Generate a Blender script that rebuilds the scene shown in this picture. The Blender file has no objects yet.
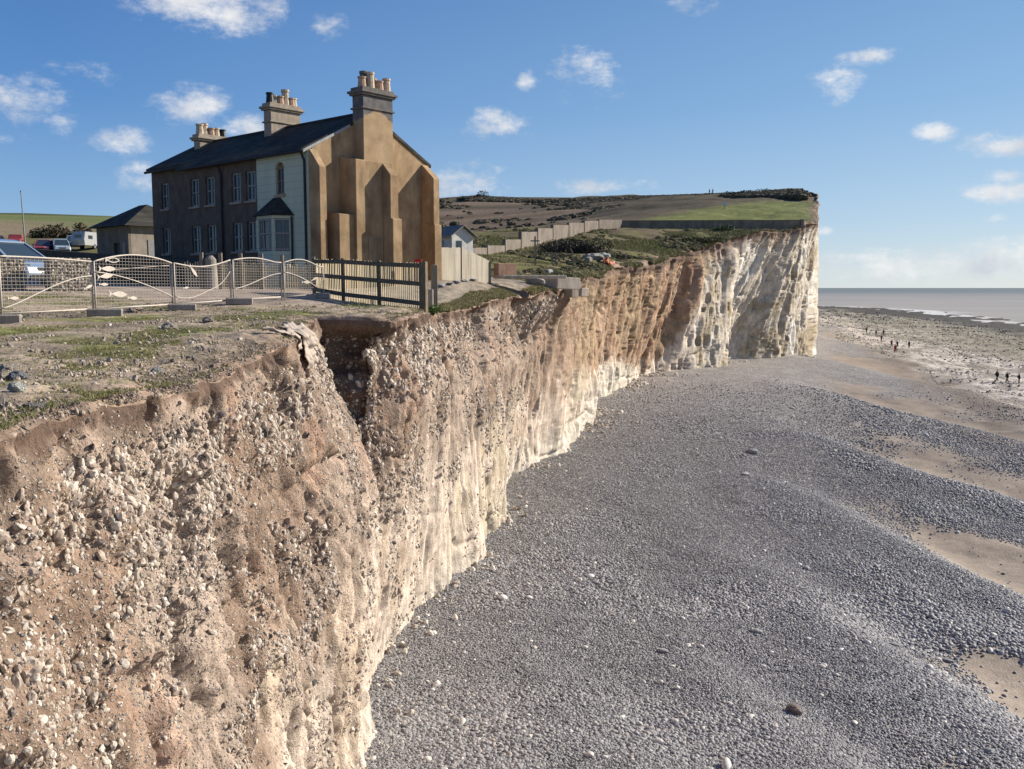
import bpy, bmesh, math, random
import numpy as np
from mathutils import Vector, Matrix
random.seed(7); rng = np.random.default_rng(7)
sc = bpy.context.scene; COL = sc.collection
F = 930.0; PITCH = math.radians(5.95); cP, sP = math.cos(PITCH), math.sin(PITCH)
def at(px, py, Y):
    u = (px-512)/F; v = (384.5-py)/F; s = Y/(cP+v*sP)
    return Vector((u*s, Y, (-sP+v*cP)*s))
def onz(px, py, z):
    u = (px-512)/F; v = (384.5-py)/F; s = z/(-sP+v*cP)
    return Vector((u*s, (cP+v*sP)*s, z))
def proj(x, y, z):
    d = y*cP - z*sP; d = np.maximum(d, 0.1)
    return 512+F*x/d, 384.5-F*(y*sP+z*cP)/d
# ------------------------------------------------------------------ noise
def _h(ix, iy, iz, seed):
    n = (ix.astype(np.int64)*374761393 + iy.astype(np.int64)*668265263 + iz.astype(np.int64)*2147483647 + seed*1274126177) & 0xffffffff
    n = ((n ^ (n >> 13))*1274126177) & 0xffffffff
    n = ((n ^ (n >> 16))*668265263) & 0xffffffff
    return ((n ^ (n >> 15)) & 0xffff)/65535.0*2-1
def vn(x, y, z=0.0, seed=0):
    x, y, z = np.broadcast_arrays(np.asarray(x, float), np.asarray(y, float), np.asarray(z, float))
    ix, iy, iz = np.floor(x), np.floor(y), np.floor(z)
    fx, fy, fz = x-ix, y-iy, z-iz
    fx, fy, fz = [f*f*f*(f*(f*6-15)+10) for f in (fx, fy, fz)]
    r = 0
    for dx in (0, 1):
        for dy in (0, 1):
            for dz in (0, 1):
                w = (fx if dx else 1-fx)*(fy if dy else 1-fy)*(fz if dz else 1-fz)
                r = r + w*_h(ix+dx, iy+dy, iz+dz, seed)
    return r
def fbm(x, y, z=0.0, o=4, seed=0, g=0.5):
    r = 0; a = 1; t = 0
    for k in range(o):
        f = 2.03**k
        r = r + a*vn(np.asarray(x)*f+k*17.3, np.asarray(y)*f+k*5.1, np.asarray(z)*f, seed+k); t += a; a *= g
    return r/t*1.6
def sstep(a, b, x):
    t = np.clip((x-a)/(b-a), 0, 1); return t*t*(3-2*t)
# ------------------------------------------------------------------ object helpers
def tag(o, label=None, cat=None, group=None, kind=None):
    if label: o['label'] = label
    if cat: o['category'] = cat
    if group: o['group'] = group
    if kind: o['kind'] = kind
    return o
def thing(name, label, cat, loc=(0, 0, 0), rz=0, group=None):
    o = bpy.data.objects.new(name, None); COL.objects.link(o); o.empty_display_size = .2
    o.location = loc; o.rotation_euler = (0, 0, rz); return tag(o, label, cat, group)
def copy_tree(o, parent=None):
    c = o.copy(); COL.objects.link(c); c.parent = parent
    for ch in list(o.children): copy_tree(ch, c)
    return c
def grid_mesh(name, P, mat, colors=None, attrs=None, smooth=True, flip=False):
    n, m = P.shape[:2]; me = bpy.data.meshes.new(name)
    i = np.arange(n*m).reshape(n, m)
    q = np.stack([i[:-1, :-1], i[1:, :-1], i[1:, 1:], i[:-1, 1:]], -1).reshape(-1, 4)
    if flip: q = q[:, ::-1]
    me.vertices.add(n*m); me.vertices.foreach_set('co', P.reshape(-1).astype(np.float32))
    nf = len(q); me.loops.add(nf*4); me.loops.foreach_set('vertex_index', q.reshape(-1).astype(np.int32))
    me.polygons.add(nf); me.polygons.foreach_set('loop_start', np.arange(0, nf*4, 4, dtype=np.int32))
    me.polygons.foreach_set('loop_total', np.full(nf, 4, dtype=np.int32))
    me.polygons.foreach_set('use_smooth', np.full(nf, smooth))
    me.update(calc_edges=True)
    if colors is not None:
        a = me.attributes.new('base', 'FLOAT_COLOR', 'POINT')
        c = np.ones((n*m, 4), np.float32); c[:, :3] = colors.reshape(-1, 3); a.data.foreach_set('color', c.reshape(-1))
    for k, v in (attrs or {}).items():
        a = me.attributes.new(k, 'FLOAT', 'POINT'); a.data.foreach_set('value', v.reshape(-1).astype(np.float32))
    me.materials.append(mat); o = bpy.data.objects.new(name, me); COL.objects.link(o); return o
class MB:
    def __init__(s): s.v = []; s.f = []
    def add(s, vs, fs):
        n = len(s.v); s.v += [tuple(v) for v in vs]; s.f += [tuple(i+n for i in f) for f in fs]; return s
    def box(s, a, b, rz=0, c=None):
        x0, y0, z0 = a; x1, y1, z1 = b
        vs = [(x0, y0, z0), (x1, y0, z0), (x1, y1, z0), (x0, y1, z0), (x0, y0, z1), (x1, y0, z1), (x1, y1, z1), (x0, y1, z1)]
        return s.add(vs, [(0, 3, 2, 1), (4, 5, 6, 7), (0, 1, 5, 4), (1, 2, 6, 5), (2, 3, 7, 6), (3, 0, 4, 7)])
    def hexa(s, bot, top):
        return s.add(list(bot)+list(top), [(0, 3, 2, 1), (4, 5, 6, 7), (0, 1, 5, 4), (1, 2, 6, 5), (2, 3, 7, 6), (3, 0, 4, 7)])
    def prism(s, pts, d):   # polygon extruded by vector d
        n = len(pts); d = Vector(d); vs = [Vector(p) for p in pts]; vs += [v+d for v in vs]
        return s.add(vs, [tuple(range(n))[::-1], tuple(range(n, 2*n))]+[(i, (i+1) % n, n+(i+1) % n, n+i) for i in range(n)])
    def bar(s, p, q, w=.02, t=None, up=(0, 0, 1)):
        p = Vector(p); q = Vector(q); d = (q-p)
        if d.length < 1e-6: return s
        d.normalize(); u = Vector(up)
        if abs(d.dot(u)) > .98: u = Vector((1, 0, 0))
        a = d.cross(u).normalized(); b = a.cross(d).normalized(); t = t or w; a = a*w/2; b = b*t/2
        return s.hexa([p-a-b, p+a-b, p+a+b, p-a+b], [q-a-b, q+a-b, q+a+b, q-a+b])
    def tube(s, pts, r, n=8, r2=None):
        pts = [Vector(p) for p in pts]; rings = []
        for i, p in enumerate(pts):
            d = (pts[min(i+1, len(pts)-1)]-pts[max(i-1, 0)]).normalized()
            u = Vector((0, 0, 1)) if abs(d.z) < .95 else Vector((1, 0, 0))
            a = d.cross(u).normalized(); b = a.cross(d).normalized()
            rr = r if r2 is None else r+(r2-r)*i/(len(pts)-1)
            rings.append([p+a*rr*math.cos(2*math.pi*k/n)+b*rr*math.sin(2*math.pi*k/n) for k in range(n)])
        vs = [v for R in rings for v in R]; m = len(pts)
        fs = [(i*n+k, i*n+(k+1) % n, (i+1)*n+(k+1) % n, (i+1)*n+k) for i in range(m-1) for k in range(n)]
        fs += [tuple(range(n))[::-1], tuple(range((m-1)*n, m*n))]
        return s.add(vs, fs)
    def cyl(s, c, r, z0, z1, n=12, r2=None):
        return s.tube([(c[0], c[1], z0), (c[0], c[1], z1)], r, n, r2)
    def build(s, name, mat, parent=None, smooth=False, bevel=0, loc=None, rz=0):
        me = bpy.data.meshes.new(name); me.from_pydata(s.v, [], s.f)
        bm = bmesh.new(); bm.from_mesh(me); bmesh.ops.recalc_face_normals(bm, faces=bm.faces)
        if bevel: bmesh.ops.bevel(bm, geom=list(bm.edges), offset=bevel, segments=1, affect='EDGES')
        bm.to_mesh(me); bm.free()
        if smooth:
            for p in me.polygons: p.use_smooth = True
        me.materials.append(mat); o = bpy.data.objects.new(name, me); COL.objects.link(o)
        if parent: o.parent = parent
        if loc: o.location = loc
        o.rotation_euler.z = rz
        return o
# ------------------------------------------------------------------ materials
class NT:
    def __init__(s, name):
        s.m = bpy.data.materials.new(name); s.m.use_nodes = True; s.t = s.m.node_tree
        s.b = s.t.nodes['Principled BSDF']; s.out = s.t.nodes['Material Output']
        s.b.inputs['Specular IOR Level'].default_value = .25
        s.pos = s.n('ShaderNodeNewGeometry').outputs['Position']
        s.obj = s.n('ShaderNodeTexCoord').outputs['Object']
    def n(s, t, **k):
        nd = s.t.nodes.new(t)
        for a, b in k.items(): setattr(nd, a, b)
        return nd
    def l(s, a, b): s.t.links.new(a, b)
    def set(s, inp, v):
        if hasattr(v, 'is_linked'): s.l(v, inp)
        else: inp.default_value = v
    def noise(s, scale, detail=4, vec=None, rough=.55, stretch=None, dist=0):
        nd = s.n('ShaderNodeTexNoise'); nd.inputs['Scale'].default_value = scale; nd.inputs['Detail'].default_value = detail
        nd.inputs['Roughness'].default_value = rough; nd.inputs['Distortion'].default_value = dist
        v = vec or s.pos
        if stretch:
            mp = s.n('ShaderNodeMapping'); mp.inputs['Scale'].default_value = stretch; s.l(v, mp.inputs['Vector']); v = mp.outputs[0]
        s.l(v, nd.inputs['Vector']); return nd.outputs['Fac']
    def vor(s, scale, feature='F1', vec=None, stretch=None, rnd=1):
        nd = s.n('ShaderNodeTexVoronoi', feature=feature); nd.inputs['Scale'].default_value = scale; nd.inputs['Randomness'].default_value = rnd
        v = vec or s.pos
        if stretch:
            mp = s.n('ShaderNodeMapping'); mp.inputs['Scale'].default_value = stretch; s.l(v, mp.inputs['Vector']); v = mp.outputs[0]
        s.l(v, nd.inputs['Vector']); return nd
    def ramp(s, fac, *stops):
        r = s.n('ShaderNodeValToRGB'); e = r.color_ramp.elements
        while len(e) < len(stops): e.new(.5)
        for el, (p, c) in zip(e, stops):
            el.position = p; el.color = (c, c, c, 1) if isinstance(c, (int, float)) else (*c, 1)
        s.l(fac, r.inputs[0]); return r.outputs[0]
    def mix(s, fac, a, b, mode='MIX'):
        m = s.n('ShaderNodeMix', data_type='RGBA', blend_type=mode)
        s.set(m.inputs[0], fac)
        for i, v in ((6, a), (7, b)):
            if isinstance(v, tuple) and len(v) == 3: v = (*v, 1)
            s.set(m.inputs[i], v)
        return m.outputs[2]
    def math(s, op, a, b=0.0, c=None, clamp=False):
        m = s.n('ShaderNodeMath', operation=op, use_clamp=clamp); s.set(m.inputs[0], a); s.set(m.inputs[1], b)
        if c is not None: s.set(m.inputs[2], c)
        return m.outputs[0]
    def attr(s, name, kind='GEOMETRY'):
        return s.n('ShaderNodeAttribute', attribute_name=name, attribute_type=kind)
    def bump(s, h, dist=.05, strength=1.0, normal=None):
        b = s.n('ShaderNodeBump'); b.inputs['Distance'].default_value = dist; b.inputs['Strength'].default_value = strength
        s.l(h, b.inputs['Height'])
        if normal: s.l(normal, b.inputs['Normal'])
        return b.outputs[0]
    def done(s, col, rough=.85, normal=None, metal=0, spec=None):
        s.set(s.b.inputs['Base Color'], s.mix(1., col, (.84, .84, .84), 'MULTIPLY') if hasattr(col, 'is_linked') else (*col[:3], 1))
        s.set(s.b.inputs['Roughness'], rough); s.b.inputs['Metallic'].default_value = metal
        if spec is not None: s.b.inputs['Specular IOR Level'].default_value = spec
        if normal: s.l(normal, s.b.inputs['Normal'])
        return s.m
def plain(name, c, rough=.8, var=.25, scale=6, bump=.0, metal=0, spec=.25, stretch=None):
    t = NT(name); f = t.noise(scale, 5, t.obj, stretch=stretch)
    col = t.mix(t.ramp(f, (.3, 0.), (.7, 1.)), tuple(x*(1-var) for x in c), tuple(min(1, x*(1+var)) for x in c))
    nrm = t.bump(t.noise(scale*6, 4, t.obj), bump) if bump else None
    return t.done(col, rough, nrm, metal, spec)
# ================================================================== CLIFF LINES
# top edge of the cliff (pixel, pixel, depth) and foot of the cliff on the beach level
E = [(-3.3, -8, -1.1), (-3.6, 3, -1.1)]
for px, py, Y in [(-2, 432, 7.0), (110, 408, 9.4), (200, 382, 12), (262, 352, 15.4), (286, 341, 16.9), (299, 333, 18.2), (303, 326, 19.6), (306, 321, 21.2), (309, 319, 22.8),
                  (318, 318, 24.45), (350, 318, 24.62), (375, 318, 24.72), (393, 318, 24.9), (404, 316, 26.2), (418, 314, 29), (430, 313, 33), (440, 311, 36), (480, 303, 42), (520, 297, 50),
                  (560, 289, 60), (582, 282, 72), (600, 276, 85), (640, 265, 108), (690, 250, 132), (720, 242, 140), (760, 231, 147), (800, 225, 158), (816.5, 223, 165)]:
    p = at(px, py, Y); E.append((p.x, p.y, p.z))
for px, py, Y in [(817, 216, 180), (817.5, 205, 200), (817.5, 196, 225), (814, 193, 260), (800, 195, 320), (760, 205, 600), (700, 225, 2000)]:
    p = at(px, py, Y); E.append((p.x, p.y, p.z))
E = np.array(E)
FT = [(-2.2, -8), (-2.8, 5), (-3.1, 14)]
for px, py in [(356, 769), (366, 700), (384, 650), (412, 616), (450, 588), (478, 560), (500, 520), (509, 490), (530, 470), (562, 459), (574, 440), (590, 416), (602, 398), (640, 378), (690, 365), (722, 366), (738, 360), (790, 357), (808, 352)]:
    p = onz(px, py, -12); FT.append((p.x, p.y))
FT += [(58, 180), (66, 205), (74, 240), (95, 340), (150, 600), (390, 2000)]
FT = np.array(sorted(FT, key=lambda a: a[1]))
def Xe(Y):
    b = np.interp(Y, E[:, 1], E[:, 0]); s = np.clip(Y/60, .15, 2.2)
    return b + s*(.25*vn(Y/2.5, 1.5, 0, 3)*np.clip(Y/30, .4, 1)+.22*vn(Y/.9, 7.5, 0, 4)) + .10*vn(Y/.37, 3.3, 0, 5)+.05*vn(Y/.14, 3.3, 0, 6)
def Xf(Y): return np.interp(Y, FT[:, 1], FT[:, 0])
def Ze(Y): return np.interp(Y, E[:, 1], E[:, 2])
# beach level
def zb(x, Y):
    t = x-.32*Y+np.interp(Y, [400, 431, 601, 771, 855, 1100, 3000], [0, 6, 19, 49, 95, 280, 1500])
    z = np.interp(t, [-30, -11, -4, 2, 10, 20, 32, 60, 105, 160, 400, 2000], [-11.5, -11.9, -12.1, -12.6, -13.7, -14.9, -15.2, -15.9, -17.0, -18.0, -22, -40])
    q = np.maximum(.92*x+.4*Y+1.2*vn(x/14, Y/14, 0, 21), 1)
    ph = np.log(q)/math.log(1.45)
    amp = sstep(-8, 6, t)*(1-sstep(18, 32, t))*np.clip(q*.024, .2, 1.7)
    w = np.cos(2*np.pi*(ph-.02)); z = z - amp*(w*.55+.12*np.cos(4*np.pi*ph+1))
    # low storm berm
    z = z + .10*np.exp(-((t+1.5+4*vn(Y/15, 0, 0, 5))/3.0)**2)*sstep(20, 40, Y)
    z = z + .10*fbm(x/5, Y/5, 0, 3, 31)+.03*fbm(x/1.2, Y/1.2, 0, 2, 33)
    z = z + .25*sstep(12, 30, t)*fbm(x/7, Y/7, 0, 4, 35)*np.clip(Y/100, .3, 2)
    return z
def sandmask(x, Y):
    t = x-.32*Y; q = np.maximum(.92*x+.4*Y+1.2*vn(x/14, Y/14, 0, 21), 1); ph = np.log(q)/math.log(1.45)
    w = np.cos(2*np.pi*(ph-.02)); n = .5*fbm(x/4, Y/6, 0, 5, 41)
    return sstep(-.25, .75, w+n)*sstep(1.0, 7.5, t+3*n)*(1-sstep(26, 36, t))*.95
# ================================================================== TERRAIN SURFACE
CP = []
def cp(px, py, Y): p = at(px, py, Y); CP.append((p.x, p.y, p.z))
for x in (-3, -6, -12, -25):
    for Y in (-6, 0, 5, 8): CP.append((x, Y, -1.08))
for a in [(-100, 395, 9.5), (0, 430, 7), (60, 385, 10.2), (200, 381, 12), (-200, 340, 16), (60, 340, 16), (180, 340, 16), (270, 348, 15.5), (0, 322, 21.5), (-150, 322, 21.5), (94, 317, 24.3), (174, 310, 27.2),
          (232, 305, 29.5), (283, 301, 31.6), (326, 298, 33.5), (344, 301, 34.5), (380, 305.5, 33), (423, 310, 31.5), (300, 320, 22),
          (335, 318, 24), (405, 316, 26.5), (440, 311, 36), (0, 290, 30.5), (-150, 290, 32), (110, 291, 32), (180, 291, 34), (240, 290.5, 36), (300, 291, 38), (0, 286.5, 36), (-200, 286, 38), (150, 287, 41), (310, 287.5, 43), (400, 287, 43),
          (150, 281, 55), (60, 268, 60), (-100, 265, 60), (50, 252, 95), (-100, 250, 95), (100, 252, 95), (200, 255, 90), (30, 240, 160), (90, 241, 160), (-100, 240, 160),
          (-100, 222, 420), (0, 222, 420), (90, 232, 420), (200, 236, 420), (-150, 211, 900), (0, 213, 900), (50, 215, 900), (100, 218, 900), (150, 222, 900), (250, 226, 900), (0, 240, 1800), (200, 240, 1800), (-150, 240, 1800),
          (480, 303, 42), (520, 297, 50), (560, 289, 60), (600, 276, 85), (640, 265, 108), (690, 250, 132), (720, 242, 140), (760, 231, 147), (800, 225, 158), (816, 223, 165),
          (450, 284, 44), (470, 280, 50), (490, 279, 56), (440, 281, 50), (530, 284, 57), (535, 268, 72), (500, 268, 70), (560, 268, 76), (590, 262, 92), (486, 256, 92), (467, 256, 85), (440, 256, 75), (504, 252, 100), (520, 249, 107), (545, 244, 118), (570, 239, 129), (600, 232, 142), (622, 230, 150),
          (700, 229.8, 153), (790, 229.5, 157), (640, 248, 128), (700, 236, 143),
          (560, 225, 210), (480, 232, 200), (440, 236, 180), (640, 214, 190), (720, 218, 175), (800, 217, 178), (640, 207, 250), (720, 205, 220), (800, 204.5, 205), (812, 205, 200),
          (440, 199, 430), (480, 198, 430), (540, 201, 430), (600, 199, 420), (650, 198, 400), (700, 197, 360), (720, 199, 300), (760, 194, 290), (800, 193.5, 260), (812, 195, 230),
          (440, 218, 300), (560, 212, 300), (300, 215, 420), (350, 208, 430), (240, 230, 420),
          (300, 240, 130), (380, 240, 130), (440, 215, 800), (600, 214, 800), (750, 215, 800), (350, 225, 900), (500, 240, 1800), (700, 240, 1800)]: cp(*a)
CP = np.array(CP)
def uv_(x, Y): return np.stack([1.6*x/(Y+22), np.log(np.maximum(Y, -10)+22)], -1)
cu = uv_(CP[:, 0], CP[:, 1]); cs = CP[:, 2]/(CP[:, 1]+22)
def ker(r2): return np.where(r2 > 1e-12, .5*r2*np.log(np.maximum(r2, 1e-12)), 0)
D2 = ((cu[:, None]-cu[None])**2).sum(-1); n_ = len(CP)
A = np.zeros((n_+3, n_+3)); A[:n_, :n_] = ker(D2)-np.eye(n_)*2e-5; A[:n_, n_] = 1; A[:n_, n_+1:] = cu; A[n_, :n_] = 1; A[n_+1:, :n_] = cu.T
WT = np.linalg.solve(A, np.concatenate([cs, [0, 0, 0]]))
def zt(x, Y):
    x = np.asarray(x, float); Y = np.asarray(Y, float); sh = x.shape
    u = uv_(x.ravel(), Y.ravel()); out = np.zeros(len(u))
    for i in range(0, len(u), 20000):
        d = ((u[i:i+20000, None]-cu[None])**2).sum(-1); out[i:i+20000] = ker(d)@WT[:n_]+WT[n_]+u[i:i+20000]@WT[n_+1:]
    return out.reshape(sh)*(Y+22)
def gz(x, y): return float(zt(np.array([x]), np.array([y]))[0])
YA = np.concatenate([np.arange(-7, 3, .25), np.arange(3, 24.3, .05), np.arange(24.3, 25.1, .014), np.arange(25.1, 30, .05), np.arange(30, 62, .11), np.arange(62, 172, .28), np.arange(172, 320, 1.5), 320*1.035**np.arange(0, 52)])
WA = np.concatenate([[0, .05, .1, .16, .23, .31], .4*1.052**np.arange(0, 104), [110, 140, 180, 230, 300, 400, 550, 750, 1000, 1400]])
YY, WW = np.meshgrid(YA, WA, indexing='ij')
edge = Xe(YA)[:, None]; XX = edge - WW*(1+np.clip(YY-300, 0, None)/500)
ZZ = zt(XX, YY)
fl = sstep(0, .35, WW)
road = sstep(28.5, 31, YY)*(1-sstep(46, 50, YY))*sstep(-5.2, -6.5, XX)
rough = fl*(1-.85*road)
ZZ = ZZ + rough*(.045*fbm(XX/1.3, YY/1.3, 0, 3, 51)+.025*fbm(XX/.25, YY/.25, 0, 2, 52)) + .5*sstep(60, 100, YY)*fbm(XX/9, YY/9, 0, 3, 53)*fl + 1.6*sstep(180, 260, YY)*fbm(XX/40, YY/40, 0, 4, 54)*fl
ZZ = ZZ - .10*np.exp(-WW/.12)+.04*vn(YY/.4, WW/.3, 0, 8)*np.exp(-WW/.5)
PXT, PYT = proj(XX, YY, ZZ)
def C(*c): return np.array(c)
def lerp(a, b, t): return a*(1-t[..., None])+b*t[..., None]
n1 = fbm(XX/1.6, YY/1.6, 0, 4, 61); n2 = fbm(XX/.5, YY/.5, 0, 3, 62); n3 = fbm(XX/12, YY/12, 0, 4, 63)
gravel = C(.36, .285, .205); grass = C(.21, .21, .08); asph = C(.37, .295, .235); soil = C(.25, .175, .13)
base = lerp(np.broadcast_to(gravel, XX.shape+(3,)), grass, sstep(-.1, .65, n1+.35*n2))
base = lerp(base, C(.125, .14, .045), .6*sstep(21, 27, YY)*(1-sstep(31, 34, YY))*sstep(-.3, .3, n1)*sstep(-12, -8, XX))
base = lerp(base, asph, road)
farl = sstep(48, 60, YY); far = lerp(np.broadcast_to(C(.16, .15, .055), XX.shape+(3,)), C(.15, .115, .07), sstep(-.3, .35, n3+.8*n1+.3*n2))
right = sstep(-12, -4, XX-(YY-50)*-.05)
base = lerp(base, far, farl)
rub = (1-sstep(62, 70, YY))*sstep(33, 37, YY)*sstep(-6, -4, XX)   # rubble strip right of the house
base = lerp(base, C(.30, .25, .19), rub)
# hillside behind, by plots of ground
px, py = PXT, PYT
hl = fbm(XX/45, YY/60, 0, 4, 64); hl2 = fbm(XX/15, YY/15, 0, 4, 65)
back = sstep(150, 175, YY)
plot = lerp(np.broadcast_to(C(.20, .145, .10), XX.shape+(3,)), C(.12, .085, .055), sstep(-.1, .4, hl2))
lawn = sstep(0, 45, px-(628+(219-py)*4.5)+hl2*25)*sstep(198.5, 203, py)
plot = lerp(plot, C(.165, .18, .055)+0*plot, lawn)
scrub = sstep(.0, .25, hl+.4*hl2+ (215-py)/22.)*(1-lawn)*sstep(330, 420, px)
plot = lerp(plot, C(.085, .07, .045), np.clip(scrub, 0, 1)*.9)
lefthill = 1-sstep(300, 380, px)
green = lerp(np.broadcast_to(C(.25, .20, .12), XX.shape+(3,)), C(.155, .18, .062), sstep(0, 3, 222+px*.09-py+hl*1.5))
green = lerp(green, C(.06, .065, .03), sstep(0, 1.5, 214.5+px*.03-py+2*hl2)*(1-sstep(20, 60, px)))
plot = lerp(plot, green, lefthill)
base = lerp(base, plot, back)
em = np.exp(-WW/(.42+.18*n1+.6*sstep(60, 100, YY)))
base = lerp(base, soil*(1+.25*n2[..., None]), np.clip(em*1.25, 0, .9))
base = base*(1+.25*n2[..., None]*(1-.5*farl[..., None]))
# ------------------------------------------------------------------ ground material
t = NT('ground_earth_and_turf'); bc = t.attr('base').outputs['Color']
f1 = t.noise(14, 5); f2 = t.noise(.9, 6)
v = t.vor(24); v2 = t.vor(9)
spk = t.math('MULTIPLY', t.ramp(v.outputs['Distance'], (.18, 1.), (.34, 0.)), t.ramp(t.noise(2.2, 3), (.42, 0.), (.62, 1.)))
vc = t.n('ShaderNodeSeparateColor'); t.l(v.outputs['Color'], vc.inputs[0])
cdp = t.n('ShaderNodeCameraData')
c = t.mix(1.0, bc, t.ramp(f1, (.25, .6), (.75, 1.45)), 'MULTIPLY'); c = t.mix(1.0, c, t.ramp(f2, (.3, .75), (.7, 1.3)), 'MULTIPLY')
spk = t.math('MULTIPLY', spk, t.attr('inland').outputs['Fac']); c = t.mix(t.math('MULTIPLY', spk, t.ramp(vc.outputs[0], (.55, 0.), (.8, .8))), c, (.42, .38, .33))
h = t.math('ADD', t.math('MULTIPLY', f1, .5), t.math('MULTIPLY', spk, .5))
GROUND = t.done(c, .95, t.bump(h, .05, .9), spec=.1)
terrain = grid_mesh('clifftop_ground', np.stack([XX, YY, ZZ], -1), GROUND, base, {'inland': sstep(.25, .9, WW+0*YY)})
tag(terrain, kind='structure')
def ground_at(x, y):  # true surface height
    return gz(x, y)
# ================================================================== CLIFF FACE
YC = YA[YA < 420]; NR = 230
vv = np.linspace(0, 1, NR)
Yg, V = np.meshgrid(YC, vv, indexing='ij')
top = np.stack([XX[:, 0], YA, ZZ[:, 0]], -1)[:len(YC)]
ztop = top[:, 2][:, None]; zbot = -13.2; Zc = ztop+(zbot-ztop)*V
zf = -12.0; lam = (ztop-Zc)/(ztop-zf)
lam = np.clip(lam, 0, 1.15)
dt = ztop-Zc
xt = top[:, 0][:, None]; xf = Xf(Yg)
# the notch only bites the upper metres
smoothE = np.interp(YC, [15, 19, 23, 26, 29], [0, 0, 1, 1, 0])[:, None]
sh = sstep(.5, 5.5, dt)
prof = lam*.35+.65*sstep(0, 1, lam)
prof = prof*(1-sstep(10, 20, Yg)*(1-sstep(40, 60, Yg)))+(lam**1.0)*sstep(10, 20, Yg)*(1-sstep(40, 60, Yg))
xs_ = np.where((Yg > 19.6) & (Yg < 27.5), np.interp(Yg, [19.6, 27.5], [np.interp(19.6, YC, top[:, 0]), np.interp(27.5, YC, top[:, 0])]), xt)
xt = xs_+(xt-xs_)*(1-sstep(.6, 5.2+.8*vn(Yg/.5, 2, 0, 9), dt))
Xc = xt*(1-prof)+xf*prof
tx = np.gradient(Xf(YC)*.5+np.convolve(np.interp(YC, E[:, 1], E[:, 0]), np.ones(9)/9, 'same')*.5, YC); tx[:8] = tx[8]; tx[-8:] = tx[-9]
nrm = np.stack([np.ones_like(tx), -tx], -1); nrm /= np.linalg.norm(nrm, axis=1)[:, None]
S = np.clip(Yg/55, .30, 2.4)
arc = np.concatenate([[0], np.cumsum(np.sqrt(np.diff(YC)**2+np.diff(Xf(YC))**2))])[:, None]+0*Yg
fade = sstep(0, .22, dt)
Ys = arc
d = 0
big = fbm(Ys/(7), Zc/22, 0, 3, 71); d = d+.75*big*np.clip(Yg/45, .35, 1.2)*sstep(.2, 3, dt)
fl1 = vn(Ys/1.7, Zc/9, 0, 72); fl1 = 1-2*np.abs(fl1); d = d+(1-.65*sstep(50, 85, Yg))*(.09*fl1*S+.20*np.tanh(3.5*fbm(Ys/2.6, Zc/4.5, 0, 3, 172))*np.clip(S, .4, 1.8))*sstep(.5, 3, dt)
fl2 = 1-2*np.abs(fbm(Ys/.62, Zc/3.5, 0, 2, 73)); d = d+.05*fl2*np.clip(S, .5, 1.6)*sstep(1.5, 4, dt)
lump = fbm(Ys/1.1, Zc/(1.1+2.2*sstep(14, 34, Yg)), 0, 5, 74, .62); d = d+.22*lump*np.clip(S, .75, 1.4)*(1-.55*sstep(50, 90, Yg))
pit = fbm(Ys/.55, Zc/1.6, 0, 3, 75); d = d-.30*sstep(.42, .85, pit)*np.clip(S, .6, 2)
fine = fbm(Ys/.22, Zc/.22, 0, 3, 76, .6); d = d+.08*fine*(1-.55*sstep(3, 6, dt))
far_ = sstep(55, 90, Yg); d = d+far_*(.22*(1-2*np.abs(vn(Ys/5.5, Zc/30, 0, 77)))+.20*np.tanh(4*fbm(Ys/5, Zc/12, 0, 4, 177))+.17*fbm(Ys/1.3, Zc/5, 0, 5, 178, .62)+.05*(1-2*np.abs(vn(Ys/.9, Zc/1.6, 0, 179)))+.12*fbm(Ys/2.2, Zc/9, 0, 4, 78)+.08*fbm(Ys/.9, Zc/2.4, 0, 3, 79)+.15*(1-2*np.abs(vn(Ys/2.4, Zc/16, 0, 80))))
# crack and hollow in the near face
def hollow(y0, z0, ry, rz, dep): return -dep*np.exp(-((Yg-y0)/ry)**4-((Zc-z0)/rz)**4)
d = d+hollow(11.3, -2.95, .33, .55, .5)+hollow(10.2, -2.35, .7, .35, .25)+hollow(16.2, -1.75, .5, .5, .8)+hollow(41.5, -1.9, 1.6, 1.0, .9)+hollow(52, -1.7, 2.2, 1.6, 1.2)
d = d-.13*np.exp(-(vn(Ys/2.4, Zc/3.2, 0, 181)/.045)**2)*(1-sstep(20, 45, Yg))*sstep(.6, 1.2, dt)-.22*np.exp(-(vn(Ys/5.1+3, Zc/7.2, 0, 182)/.04)**2)*sstep(.6, 1.2, dt)
d = d+.62*sstep(.1, 3.0, dt)*np.exp(-((Yg-19.3)/2.4)**2)*(1-sstep(5, 10, dt))
d = d*(1-.35*sstep(24, 30, Yg)*(1-sstep(55, 75, Yg))*sstep(2, 4, dt))
d = d*fade
d = d-.7*np.exp(-((Yg-24.9)/1.2)**4)*sstep(.12, .7, dt)*(1-sstep(2.2, 6.0, dt))
# loose apron of the near upper face: gentle outward bulge
d = d+sstep(0, 1, 1-np.abs(Yg-11)/7)*.12*np.sin(np.clip(dt/6, 0, 1)*np.pi)
PX = Xc+d*nrm[:, 0][:, None]; PYc = Yg+d*nrm[:, 1][:, None]*sstep(0, .3, dt)
lim = (818.2-512)/F*(PYc*cP-Zc*sP)+.10*vn(Zc/1.4, PYc/3, 0, 7)-.35*sstep(6, 0, np.abs(PYc-175)*.3)*0
PX = np.where((Yg > 120) & (Yg < 330), np.minimum(PX, lim), PX)
nmask = np.exp(-((Yg-24.7)/.5)**4)*sstep(.1, .5, dt)*(1-sstep(2, 4.5, dt)); PYc = PYc+nmask*(.35*lump+.10*fine*2+.25*fbm(PX/.5, Zc/.7, 0, 3, 88)+.25)
Pc = np.stack([PX, PYc, Zc+0*PX], -1); Pc[:, 0] = top
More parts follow.
